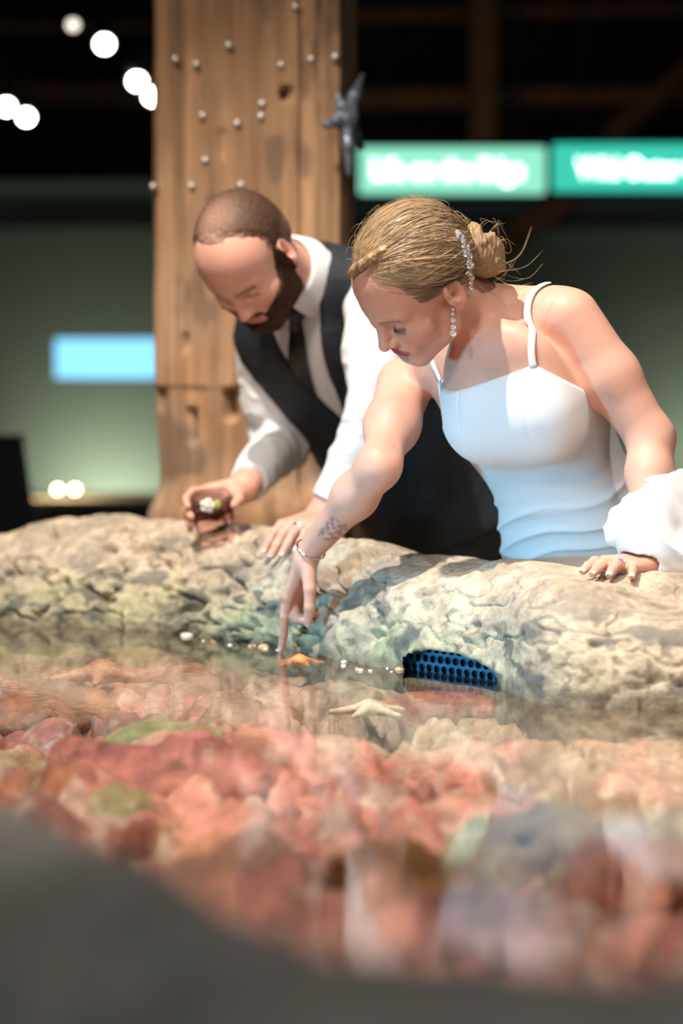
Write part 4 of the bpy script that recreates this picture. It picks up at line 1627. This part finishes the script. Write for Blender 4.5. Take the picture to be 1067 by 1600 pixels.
def jacket(P):
    d = cone(P, jk[0], jk[1], 0.042, 0.052)
    d = smin(d, cone(P, jk[2], jk[3], 0.050, 0.075), 0.04)
    d = smin(d, cone(P, jk[0], jk[2], 0.040, 0.048), 0.03)
    d = smin(d, cone(P, jk[6], jk[7], 0.030, 0.045), 0.03)
    d = smin(d, cone(P, jk[4], W(1010, 800, 3.90), 0.012, 0.03), 0.02)
    d = smin(d, cone(P, jk[4], jk[5], 0.013, 0.012), 0.012)
    x = (P - jk[0]) @ fq
    nn = vnoise(P * 9 + 5)
    d = d - 0.0085 * (1 - np.abs(np.sin(x * 58 + 1.4 * nn))) ** 1.3 + 0.004 - 0.002 * vnoise(P * 15)
    zt_ = (P - W(1015, 742, 3.95)) @ nrm(np.array([-0.20, 0.0, 1.0]))
    d = smax(d, zt_, 0.004)
    am = w_LE * 0.7 + w_LW * 0.3
    arm = np.minimum(cone(P, w_LE, am, 0.039, 0.039), cone(P, am, lh_w, 0.039, 0.025))
    arm = np.minimum(arm, local(P, LH[1], LH[2], LH[0]) - 0.003)
    d = smax(d, -arm, 0.004)
    d = smax(d, -(w_body(P) - 0.0035), 0.002)
    d = smax(d, -(w_dress(P) - 0.0035), 0.002)
    zb = P[:, 2] - (W(1040, 893, 3.88)[2])
    return smax(d, -zb, 0.004)


lo3, hi3 = bounds(jk, 0.10)
V, Q = nets(jacket, lo3, hi3, 0.0030)
M['jacket'] = mat('jacket_cloth', (0.70, 0.70, 0.71), 0.75, bump=((700, 700, 700), 0.05, 0.0008))
jo = mesh_np('jacket', V, Q, M['jacket'])
tag(jo, 'white folded jacket draped over the forearm at the right edge', 'jacket')

# ------------------------------------------------------------------ man
HM = Frame(W(391, 408, 4.66), (-0.205, -0.465, -0.862), (-0.512, -0.70, 0.495), 1.03)
m_nb = W(497, 448, 4.86)
m_LS, m_RS = W(588, 446, 4.74), W(420, 552, 5.00)
m_LE, m_LW = W(588, 650, 4.66), W(508, 803, 4.66)
m_RE, m_RW = W(440, 690, 5.06), W(376, 770, 4.86)
m_ch = W(520, 560, 4.98)
m_wa = W(625, 700, 5.08)
m_pe = W(705, 815, 5.16)
max_ = nrm(m_nb - m_pe)
mlat = m_LS - m_RS
mlat = nrm(mlat - 0.6 * (mlat @ max_) * max_)
mlat = nrm(mlat - (mlat @ max_) * max_)
mfr = np.cross(mlat, max_)
MA = np.array([mlat, mfr, max_])

# left hand flat on the rock, fingers toward the viewer
mh_tip = [on_rim(413, 868, 0.010), on_rim(424, 875, 0.010), on_rim(441, 873, 0.010), on_rim(463, 868, 0.010)]
mh_m = [on_rim(441, 842, 0.024), on_rim(456, 843, 0.026), on_rim(471, 842, 0.025), on_rim(486, 841, 0.020)]
mh_f = [[m * 0.58 + t * 0.42 + [0, 0, 0.008], m * 0.27 + t * 0.73 + [0, 0, 0.004], t] for m, t in zip(mh_m, mh_tip)]
mh_w = W(506, 806, 4.67)
MLH = hand_fn(mh_w, mh_m, mh_f, [], 0.0098, 0.0145, 0.026)

# right hand closed round a tumbler: the glass stands on the rock
g_base = rim_top(338, 838)
g_ax = nrm(np.array([-0.10, -0.30, 0.95]))
GR, GH = 0.041, 0.088
gxa = nrm(np.cross(g_ax, [0, 1, 0]))          # to the image left/right
gxa = gxa * np.sign(gxa[0])
gya = np.cross(g_ax, gxa)
gya = gya * np.sign(gya[1])                    # away from the camera


def on_glass(ang, h, off=0.010):
    """ang: 0 = image right, 90 = far side, 180 = image left, 270 = camera side"""
    a = math.radians(ang)
    return g_base + g_ax * h + (GR + off) * (math.cos(a) * gxa + math.sin(a) * gya)


m_RW = on_glass(48, 0.070, 0.055)
rm_m = [on_glass(95, 0.078, 0.014), on_glass(92, 0.060, 0.016), on_glass(90, 0.042, 0.015), on_glass(88, 0.026, 0.012)]
rm_f = [[on_glass(135, 0.084), on_glass(168, 0.080), on_glass(200, 0.075, 0.009)],
        [on_glass(140, 0.064), on_glass(178, 0.060), on_glass(212, 0.056, 0.009)],
        [on_glass(138, 0.046), on_glass(175, 0.042), on_glass(206, 0.038, 0.009)],
        [on_glass(132, 0.029), on_glass(164, 0.025), on_glass(190, 0.022, 0.008)]]
rm_t = [on_glass(50, 0.062, 0.022), on_glass(25, 0.068, 0.013), on_glass(-2, 0.072, 0.011), on_glass(-30, 0.070, 0.009)]
MRH = hand_fn(m_RW, rm_m, rm_f, rm_t, 0.0098, 0.0140, 0.026)
mskb = HM.out((0, -0.028, -0.045))


def m_torso(P):
    d = ell(P, m_ch, (0.185, 0.118, 0.20), MA)
    d = smin(d, ell(P, m_wa, (0.165, 0.118, 0.17), MA), 0.07)
    d = smin(d, ell(P, m_pe, (0.175, 0.125, 0.16), MA), 0.08)
    up = (m_LS + m_RS) / 2 * 0.6 + m_nb * 0.4 - max_ * 0.05
    d = smin(d, ell(P, up, (0.17, 0.085, 0.085), MA), 0.06)
    for S in (m_LS, m_RS):
        d = smin(d, cone(P, m_nb - mfr * 0.01, S * 0.8 + m_nb * 0.2, 0.055, 0.052), 0.04)
    return d


def m_armL(P, g=0.0):
    d = cone(P, m_LS, (m_LS + m_LE) / 2, 0.052 + g, 0.050 + g)
    d = smin(d, cone(P, (m_LS + m_LE) / 2, m_LE, 0.050 + g, 0.046 + g), 0.02)
    return smin(d, cone(P, m_LE, m_LW, 0.046 + g, 0.031 + g * 0.6), 0.02)


def m_armR(P, g=0.0):
    d = cone(P, m_RS, (m_RS + m_RE) / 2, 0.058 + g, 0.052 + g)
    d = smin(d, cone(P, (m_RS + m_RE) / 2, m_RE, 0.052 + g, 0.046 + g), 0.02)
    return smin(d, cone(P, m_RE, m_RW, 0.044 + g, 0.029 + g * 0.6), 0.02)


def m_body(P):
    d = m_torso(P)
    d = smin(d, cone(P, mskb, m_nb, 0.058, 0.064), 0.03)
    d = smin(d, np.minimum(m_armL(P), m_armR(P)), 0.02)
    d = smin(d, cone(P, mh_w, m_LW, 0.024, 0.030), 0.02)
    h = local(P, HM.o, 0.24, lambda p: head_sdf(HM.to(p), True) * HM.k)
    d = smin(d, h, 0.014)
    d = smin(d, local(P, MLH[1], MLH[2], MLH[0]), 0.008)
    d = smin(d, local(P, MRH[1], MRH[2], MRH[0]), 0.008)
    # the grip flattens against the tumbler
    r_ = P - g_base
    h_ = r_ @ g_ax
    rad_ = np.linalg.norm(r_ - h_[:, None] * g_ax, axis=1) - GR - 0.0022
    return smax(d, -np.maximum(rad_, np.maximum(-h_ - 0.01, h_ - GH - 0.01)), 0.002)


lo, hi = bounds([HM.o, m_nb, m_LS, m_RS, m_LE, m_RE, m_RW, m_pe, g_base] + mh_tip + [p for f in rm_f for p in f] + rm_t, 0.03)
lo = np.minimum(lo, HM.o - 0.16)
hi = np.maximum(hi, HM.o + 0.15)
lo = np.minimum(lo, m_RS - 0.09)
hi = np.maximum(hi, m_LS + 0.10)
hi = np.maximum(hi, m_pe + np.array([0.2, 0.2, 0]))
lo[2] = 0.02
V, Q = nets(m_body, lo, hi, 0.0029)
cs = skin_colors(V, HM, (0.61, 0.33, 0.245), (0.47, 0.17, 0.14), (0.64, 0.25, 0.19), True)
man = mesh_np('person', V, Q, M['skin'], colors=cs)
tag(man, 'bearded person in a dark vest and white shirt bending over the rock with a drink', 'person')

# short receding hair and full beard
MZ = np.array([-0.09, -0.04, -0.01, 0.012, 0.03, 0.05, 0.075, 0.10, 0.125, 0.15])
MY = np.array([-0.055, -0.035, -0.022, 0.004, 0.016, 0.020, 0.018, 0.030, 0.040, 0.04])


def m_hair_q(q):
    g = np.interp(q[:, 2], MZ, MY) - q[:, 1]
    isl = np.exp(-((np.abs(q[:, 0]) / 0.030) ** 4)) * 0.012 * sstep(0.09, 0.11, q[:, 2])
    g = g + isl + 0.004 * vnoise(q * 130)
    crown = np.exp(-(((q - (0.0, -0.015, 0.13)) / (0.034, 0.034, 0.03)) ** 2).sum(1))   # thin patch on the crown
    th = -0.003 + 0.0085 * sstep(-0.004, 0.028, g) - 0.0048 * crown
    d = skull_sdf(q) - th
    return d + 0.0012 * vnoise(q * 330) + 0.0006 * vnoise(q * 700)


def m_beard_q(q):
    a = q.copy()
    a[:, 0] = np.abs(a[:, 0])
    h = head_sdf(q, True)
    # sideburn, jaw, chin and moustache region
    cheek = -0.040 + 0.75 * np.maximum(a[:, 0] - 0.034, 0) ** 1.0 + 1.3 * np.maximum(0.045 - a[:, 1], 0) * (a[:, 0] > 0.03)
    g = cheek - q[:, 2]
    g = np.where(a[:, 1] < 0.004, -0.02, g)
    mouth = ell(q, (0, 0.094, -0.0545), (0.022, 0.02, 0.0085))
    mous = ell(q, (0, 0.094, -0.041), (0.031, 0.024, 0.0070))
    g = np.maximum(g, -mous * 3.0)
    g = np.minimum(g, mouth)
    under = q[:, 2] + 0.115
    g = np.minimum(g, under)
    th = -0.003 + 0.0085 * sstep(-0.003, 0.014, g + 0.002 * vnoise(q * 220))
    return h - th + 0.0013 * vnoise(q * 300) + 0.0007 * vnoise(q * 650)


V, Q = nets(lambda P: local(P, HM.o, 0.17, lambda p: m_hair_q(HM.to(p))), HM.o - 0.16, HM.o + 0.16, 0.0026)
q = HM.to(V)
crown = np.exp(-(((q - (0.0, -0.010, 0.13)) / (0.040, 0.045, 0.035)) ** 2).sum(1))
hcol = np.array([0.066, 0.035, 0.022]) * (1 + 0.3 * vnoise(q * 260))[:, None]
hcol = hcol * (1 - 0.45 * crown[:, None]) + np.array([0.48, 0.28, 0.20]) * 0.45 * crown[:, None]
fade = sstep(0.045, 0.005, q[:, 2]) * 0.35
fade = np.maximum(fade, sstep(0.022, 0.004, np.interp(q[:, 2], MZ, MY) - q[:, 1] + 0.006 * vnoise(q * 150)) * (q[:, 1] > -0.01) * 0.8)
hcol = hcol * (1 - fade[:, None]) + np.array([0.42, 0.25, 0.19]) * fade[:, None]
M['short_hair'] = mat('short_hair', attr=True, rough=0.6, spec=0.25)
mh = mesh_np('hair', V, Q, M['short_hair'], man, colors=np.clip(hcol, 0.01, 1))
V, Q = nets(lambda P: local(P, HM.o, 0.17, lambda p: m_beard_q(HM.to(p))), HM.o - 0.16, HM.o + 0.16, 0.0026)
# keep only what lies proud of the face
keep = (m_beard_q(HM.to(V)) - 0 < 1)
pro = head_sdf(HM.to(V), True) > -0.0022
mk = pro[Q].any(1)
Q = Q[mk]
us, inv = np.unique(Q, return_inverse=True)
V, Q = V[us], inv.reshape(-1, 4)
q = HM.to(V)
bcol = np.array([0.045, 0.022, 0.014]) * (1 + 0.4 * vnoise(q * 280))[:, None]
M['beard'] = mat('beard_hair', attr=True, rough=0.85, spec=0.15)
bd = mesh_np('beard', V, Q, M['beard'], man, colors=np.clip(bcol, 0.006, 1))


# --- clothes
def wrinkle(P, amp):
    return amp * (0.6 * vnoise(P * np.array([16, 16, 26]) + 2) + 0.5 * (1 - 2 * np.abs(vnoise(P * np.array([22, 22, 30]) + 50))))


cuffL = m_LE * 0.12 + m_LW * 0.88
cuffR = m_RE * 0.10 + m_RW * 0.90


def m_shirt(P):
    d = m_torso(P) - 0.006
    a = smin(m_armL(P, 0.010), m_armR(P, 0.013), 0.01) - wrinkle(P, 0.006)
    d = smin(d, a, 0.025)
    d = smin(d, cone(P, mskb * 0.25 + m_nb * 0.75, m_nb, 0.066, 0.072), 0.02)
    # sleeves end at the wrists; body ends below the waist
    d = smax(d, np.where((P - cuffL) @ nrm(m_LW - m_LE) > 0, np.minimum((P - cuffL) @ nrm(m_LW - m_LE), 0.3 * (sph(P, m_LW, 0.10) < 0) + 0.002), -0.1) * (sph(P, m_LW, 0.12) < 0) - 0.1 * (sph(P, m_LW, 0.12) >= 0), 0.002)
    d = smax(d, np.where(sph(P, m_RW, 0.12) < 0, (P - cuffR) @ nrm(m_RW - m_RE), -0.1), 0.002)
    d = smax(d, np.where(sph(P, mskb, 0.13) < 0, (P - (mskb * 0.62 + m_nb * 0.38)) @ nrm(mskb - m_nb), -0.1), 0.002)
    return d


lo, hi = bounds([m_nb, m_LS, m_RS, m_LE, m_RE, m_RW, m_LW, m_wa], 0.11)
hi[1] += 0.12
V, Q = nets(m_shirt, lo, hi, 0.0034)
sh = mesh_np('shirt', V, Q, M['shirt'], man)
sh['label'] = 'white long-sleeved dress shirt'
# stand collar with folded points
neck_ax = nrm(mskb - m_nb)
cc = mskb * 0.50 + m_nb * 0.50
s1 = nrm(np.cross(neck_ax, mfr))
s2 = nrm(np.cross(s1, neck_ax))
if s2 @ mfr < 0:
    s2 = -s2
V = []
F = []
na = 49
for i in range(na):
    t = math.radians(-165 + 330 * i / (na - 1))         # 0 = back of the neck, gap at the front
    rd = -s2 * math.cos(t) + s1 * math.sin(t)
    front_ = abs(t) / math.radians(165)
    hgt = 0.034 - 0.010 * front_
    drop = -0.016 - 0.040 * max(0, front_ - 0.55) / 0.45
    for r, h in ((0.066, -0.02), (0.063, hgt), (0.067, hgt + 0.004), (0.073, hgt - 0.004), (0.080 + 0.004 * front_, drop)):
        V.append(cc + rd * r + neck_ax * h - s2 * 0.0)
for i in range(na - 1):
    for k in range(4):
        F.append((i * 5 + k, (i + 1) * 5 + k, (i + 1) * 5 + k + 1, i * 5 + k + 1))
MB().add(V, F).build('collar', M['shirt'], sh, smooth=True)


def m_vest(P):
    d = m_torso(P) - 0.020 - wrinkle(P, 0.0025)
    q = (P - m_nb) @ MA.T            # lateral, front, axial
    # V opening at the front
    vee = np.abs(q[:, 0] + 0.012) - 0.058 * np.clip((q[:, 2] + 0.285) / 0.25, 0, 1.3)
    vee = np.where(q[:, 1] > 0.0, vee, 0.2)
    d = smax(d, -vee, 0.003)
    # arm holes
    d = smax(d, -cone(P, m_LS + mlat * 0.012 + max_ * 0.02, m_LS + (m_LE - m_LS) * 0.45 + mlat * 0.045, 0.044, 0.050), 0.003)
    d = smax(d, -cone(P, m_RS + mlat * 0.015 + max_ * 0.03, m_RS + (m_RE - m_RS) * 0.5 - mlat * 0.03, 0.066, 0.072), 0.003)
    # neck hole
    d = smax(d, -cone(P, m_nb - neck_ax * 0.02, mskb, 0.078, 0.082), 0.003)
    d = smax(d, (m_pe + max_ * 0.03 - P) @ max_, 0.003)
    return d


lo, hi = bounds([m_nb, m_LS, m_RS, m_ch, m_wa, m_pe], 0.10)
lo -= 0.06
hi += np.array([0.10, 0.12, 0.02])
V, Q = nets(m_vest, lo, hi, 0.0034)
ve = mesh_np('vest', V, Q, M['vest'], man)
ve['label'] = 'black buttoned vest'


def m_trou(P):
    d = ell(P, m_pe, (0.190, 0.140, 0.17), MA)
    for s_ in (-1, 1):
        hip = m_pe + mlat * 0.09 * s_ - max_ * 0.06
        kn = np.array([hip[0] + 0.10, hip[1] + 0.10, hip[2] - 0.42])
        an = np.array([kn[0] + 0.06, kn[1] + 0.10, FLOOR_Z + 0.09])
        d = smin(d, cone(P, hip, kn, 0.095, 0.072), 0.03)
        d = smin(d, cone(P, kn, an, 0.072, 0.055), 0.03)
    d = d - wrinkle(P, 0.008)
    return smax(d, (P - (m_pe + max_ * 0.125)) @ max_, 0.004)


lo, hi = bounds([m_pe, m_pe + np.array([0.25, 0.25, 0])], 0.22)
lo[2] = FLOOR_Z + 0.02
V, Q = nets(m_trou, lo, hi, 0.006)
mesh_np('trousers', V, Q, M['trouser'], man)
# tie: knot and blade hanging from the collar into the vest
kn = cc + s2 * 0.074 - neck_ax * 0.022
tp = [kn]
for y_, x_ in ((520, 463), (548, 464), (580, 467), (612, 474), (640, 482)):
    tp.append(hit(x_, y_, lambda P: np.minimum(m_torso(P) - 0.010, 9), 4.3, 5.6) + nrm(CAM - m_ch) * 0.006)
tp = spline(tp, 24)
twd = np.interp(np.linspace(0, 1, 24), [0, 0.08, 0.3, 1], [0.012, 0.016, 0.024, 0.032])
Tt = np.gradient(tp, axis=0)
Tt /= np.linalg.norm(Tt, axis=1)[:, None]
sdv = nrm(mlat + 0.15 * max_)
V = []
for i in range(24):
    n_ = np.cross(Tt[i], sdv)
    n_ = n_ / np.linalg.norm(n_)
    for a_, b_ in ((-1, 0), (0, 1), (1, 0), (0, -1)):
        V.append(tp[i] + sdv * a_ * twd[i] + n_ * b_ * 0.004)
F = [(i * 4 + k, i * 4 + (k + 1) % 4, (i + 1) * 4 + (k + 1) % 4, (i + 1) * 4 + k) for i in range(23) for k in range(4)] + [(3, 2, 1, 0), (92, 93, 94, 95)]
tie = MB().add(V, F).build('tie', M['tie'], man, smooth=False)


def knot_f(P):
    return smin(ell(P, kn - neck_ax * 0.004, (0.021, 0.013, 0.020), np.array([sdv, nrm(np.cross(neck_ax, sdv)), neck_ax])), cone(P, kn, tp[3], 0.013, 0.012), 0.006)


V, Q = nets(knot_f, kn - 0.05, kn + 0.05, 0.003)
mesh_np('knot', V, Q, M['tie'], tie)
# wedding band on the left hand
rg = mh_m[2] * 0.62 + mh_f[2][0] * 0.38
ra = nrm(mh_f[2][0] - mh_m[2])
s1_ = nrm(np.cross(ra, [0, 0, 1.0]))
s2_ = np.cross(ra, s1_)
rb = MB().tube([rg + 0.0112 * (math.cos(t) * s1_ + math.sin(t) * s2_) for t in bt], 0.0028, 8, cap=False).build('ring', M['silver'], man, smooth=True)
rb['label'] = 'polished wedding band'
for i, f in enumerate(mh_f):
    V, F = nail(f[2], f[1], (0, -0.35, 0.9), 0.0060, 0.012)
    MB().add(V, F).build('nail', M['nail'], man, smooth=True)

# --- tumbler with a pink drink
def thin_glass(name, tint, ior):
    m = bpy.data.materials.new(name)
    m.use_nodes = True
    t = m.node_tree
    t.nodes.clear()
    o_ = t.nodes.new('ShaderNodeOutputMaterial')
    x_ = t.nodes.new('ShaderNodeMixShader')
    a_ = t.nodes.new('ShaderNodeBsdfTransparent')
    a_.inputs[0].default_value = (*tint, 1)
    g_ = t.nodes.new('ShaderNodeBsdfGlossy')
    g_.inputs['Roughness'].default_value = 0.03
    f_ = t.nodes.new('ShaderNodeFresnel')
    f_.inputs['IOR'].default_value = ior
    m_ = t.nodes.new('ShaderNodeMath')
    m_.operation = 'MULTIPLY'
    m_.inputs[1].default_value = 0.45
    t.links.new(f_.outputs[0], m_.inputs[0])
    t.links.new(m_.outputs[0], x_.inputs[0])
    t.links.new(a_.outputs[0], x_.inputs[1])
    t.links.new(g_.outputs[0], x_.inputs[2])
    t.links.new(x_.outputs[0], o_.inputs[0])
    return m


M['glass'] = thin_glass('clear_glass', (0.99, 0.99, 0.99), 1.22)
M['drink'] = thin_glass('pink_drink', (0.96, 0.76, 0.74), 1.10)
M['lime'] = mat('lime_flesh', (0.45, 0.58, 0.12), 0.4)
M['petal'] = mat('white_petal', (0.88, 0.86, 0.78), 0.5)
M['straw'] = mat('black_straw', (0.01, 0.01, 0.01), 0.4)
e = tag(empty('drinking_glass', g_base), 'clear tumbler of pink drink with garnish held on the rock by the man', 'glass')
adopt(MB().lathe([(0, 0), (GR * 0.86, 0), (GR * 0.93, 0.004), (GR, 0.03), (GR, GH - 0.01), (GR * 0.97, GH), (GR * 0.93, GH), (GR * 0.955, GH - 0.01), (GR * 0.955, 0.03),
                  (GR * 0.86, 0.011), (0, 0.010)], g_base, g_ax, 40).build('tumbler', M['glass'], smooth=True), e)
adopt(MB().lathe([(0, 0.0105), (GR * 0.85, 0.0115), (GR * 0.945, 0.030), (GR * 0.945, 0.062), (0, 0.062)], g_base, g_ax, 40).build('drink', M['drink'], smooth=True), e)
gt_ = g_base + g_ax * 0.074
adopt(MB().tube([gt_ + gxa * 0.012 - gya * 0.02, gt_ - g_ax * 0.055 + gxa * 0.026 - gya * 0.02], 0.0022, 8).build('stirrer', M['straw']), e)


def lime_f(P):
    q = (P - (gt_ - gya * 0.024 + gxa * 0.010))
    q = np.stack([q @ gxa, q @ gya, q @ g_ax], -1)
    return ell(q, (0, 0, 0), (0.008, 0.004, 0.010))


V, Q = nets(lime_f, gt_ - 0.05, gt_ + 0.05, 0.002)
adopt(mesh_np('lime_slice', V, Q, M['lime']), e)


def flower_f(P):
    c0 = gt_ - gya * 0.024 - gxa * 0.008
    d = sph(P, c0, 0.006)
    for k in range(5):
        t = k * 1.2566
        d = smin(d, ell(P, c0 + 0.009 * (math.cos(t) * gxa + math.sin(t) * g_ax), (0.0075, 0.004, 0.0065)), 0.002)
    return d


V, Q = nets(flower_f, gt_ - 0.05, gt_ + 0.05, 0.002)
adopt(mesh_np('white_flower', V, Q, M['petal']), e)

# ------------------------------------------------------------------ life and stones in the pool
def bed_z(x, y):
    i = np.argmin((PB[:, 0] - x) ** 2 + (PB[:, 1] - y) ** 2)
    return PB[i, 2]


def sea_star(px, py, z, R, colr, label, rot=0.3, tilt=0.0, fat=0.30):
    c0 = Wz(px, py, z)
    tips = [c0 + R * np.array([math.cos(rot + k * 1.2566), math.sin(rot + k * 1.2566), -0.12 + tilt * math.cos(rot + k * 1.2566)]) for k in range(5)]

    def f(P):
        d = ell(P, c0, (R * 0.34, R * 0.34, R * 0.20))
        for t in tips:
            d = smin(d, cone(P, c0, t, R * fat * 0.62, R * 0.07), R * 0.12)
        return d + 0.0012 * vnoise(P * 240)
    V, Q = nets(f, c0 - R * 1.15, c0 + R * 1.15, max(0.003, R * 0.04))
    m = mat('sea_star_skin', colr, 0.55, noise=((90, 90, 90), 0.6, tuple(min(1, x * 1.5 + 0.05) for x in colr)), bump=((200, 200, 200), 0.5, 0.003))
    o = mesh_np('sea_star', V, Q, m)
    tag(o, label, 'sea star', 'sea stars in the pool')


sea_star(468, 1032, -0.004, 0.044, (0.56, 0.22, 0.06), 'small orange sea star at the waterline below the pointing finger', 0.1)
sea_star(578, 1106, -0.020, 0.060, (0.55, 0.47, 0.33), 'pale cream sea star under water left of the drain opening', 0.5, fat=0.26)
sea_star(160, 1050, -0.034, 0.090, (0.52, 0.25, 0.15), 'large salmon sea star under water left of the pointing hand', 0.9)


def boulder(px, py, z, rad, cols2, label, seed):
    c0 = Wz(px, py, z)
    rad = np.asarray(rad, float)

    def f(P):
        return ell(P, c0, rad) - 0.34 * rad.min() * fbm((P + seed) * 11, 3) - 0.16 * rad.min() * np.abs(fbm((P + seed) * 30, 3))
    V, Q = nets(f, c0 - rad * 1.35, c0 + rad * 1.35, 0.007)
    n = fbm(V * 14 + seed, 3)
    m_ = sstep(-0.25, 0.35, n)[:, None]
    cc_ = np.array(cols2[0]) * (1 - m_) + np.array(cols2[1]) * m_
    o = mesh_np('pool_boulder', V, Q, M['pool'], colors=np.clip(cc_ * (1 + 0.2 * fbm(V * 60, 2))[:, None], 0.01, 1))
    tag(o, label, 'boulder', 'boulders under the water')


boulder(622, 1400, -0.075, (0.085, 0.075, 0.055), ((0.22, 0.09, 0.02), (0.40, 0.17, 0.05)), 'rusty brown boulder under water in front of the pool centre', 3.1)
boulder(985, 1395, -0.075, (0.060, 0.06, 0.055), ((0.46, 0.09, 0.04), (0.52, 0.15, 0.07)), 'brick red boulder under water near the right edge', 7.7)
boulder(845, 1345, -0.085, (0.13, 0.09, 0.060), ((0.26, 0.19, 0.09), (0.44, 0.33, 0.18)), 'wide olive speckled boulder under water beside the brick red one', 11.2)
boulder(1085, 1330, -0.085, (0.055, 0.07, 0.055), ((0.30, 0.22, 0.08), (0.38, 0.28, 0.12)), 'mustard coloured boulder under water at the right edge', 15.2)
boulder(70, 1125, -0.070, (0.13, 0.12, 0.045), ((0.48, 0.22, 0.12), (0.26, 0.12, 0.06)), 'flat orange brown boulder under water at the left', 21.4)
boulder(262, 1163, -0.048, (0.085, 0.07, 0.034), ((0.30, 0.33, 0.14), (0.42, 0.38, 0.22)), 'small green algae covered boulder under water at the left', 25.8)
boulder(705, 1112, -0.045, (0.12, 0.07, 0.034), ((0.36, 0.11, 0.07), (0.50, 0.20, 0.13)), 'flat dark red boulder under water before the drain opening', 31.8)
boulder(250, 1235, -0.075, (0.17, 0.09, 0.060), ((0.50, 0.17, 0.13), (0.34, 0.10, 0.09)), 'deep pink crusted boulder under water nearest the left shore', 37.1)

# pebbles and shells along the waterline
pm = [mat('pebble_white', (0.80, 0.76, 0.68), 0.4), mat('pebble_tan', (0.55, 0.36, 0.20), 0.5), mat('pebble_orange', (0.62, 0.24, 0.08), 0.5)]
prs = np.random.default_rng(11)
peb = []
for k in range(3):
    bm = bmesh.new()
    bmesh.ops.create_icosphere(bm, subdivisions=2, radius=1)
    for v in bm.verts:
        v.co *= 1 + 0.14 * float(vnoise(np.array([[v.co.x * 1.7 + k * 9, v.co.y * 1.7, v.co.z * 1.7]]))[0])
        v.co.z *= 0.62
    me = bpy.data.meshes.new('pebble')
    bm.to_mesh(me)
    bm.free()
    me.polygons.foreach_set('use_smooth', [True] * len(me.polygons))
    me.materials.append(pm[k])
    peb.append(me)
plab = ['tiny white shell bit lying along the far waterline', 'tiny tan pebble lying along the far waterline', 'tiny orange pebble lying along the far waterline']
specs = [(px, float(prs.normal(-1, 7)), float(prs.uniform(0.0025, 0.0055)), int(prs.choice([0, 0, 1, 2]))) for px in np.concatenate([prs.normal(295, 30, 9), prs.normal(400, 22, 6), prs.normal(585, 32, 16)])]
specs += [(412, 2, 0.011, 1), (292, 0, 0.010, 0), (625, -2, 0.009, 1)]
for px, dy, r, k in specs:
    wl = float(np.interp(px, RIM[:, 0], RIM[:, 1]))
    p = Wz(px, wl + dy, 0.0)
    o = bpy.data.objects.new('pebble', peb[k])
    col.objects.link(o)
    o.location = (p[0], p[1], 0.0005)
    o.scale = (r * prs.uniform(0.9, 1.5), r, r)
    o.rotation_euler = (0, 0, prs.uniform(0, 6))
    big = {412: 'rounded tan pebble just left of the pointing fingertip', 292: 'largest white pebble at the waterline left of the hand', 625: 'tan pebble beside the left end of the drain opening'}
    tag(o, big.get(px, plab[k]), 'pebble', ['white pebbles at the waterline', 'tan pebbles at the waterline', 'orange pebbles at the waterline'][k])
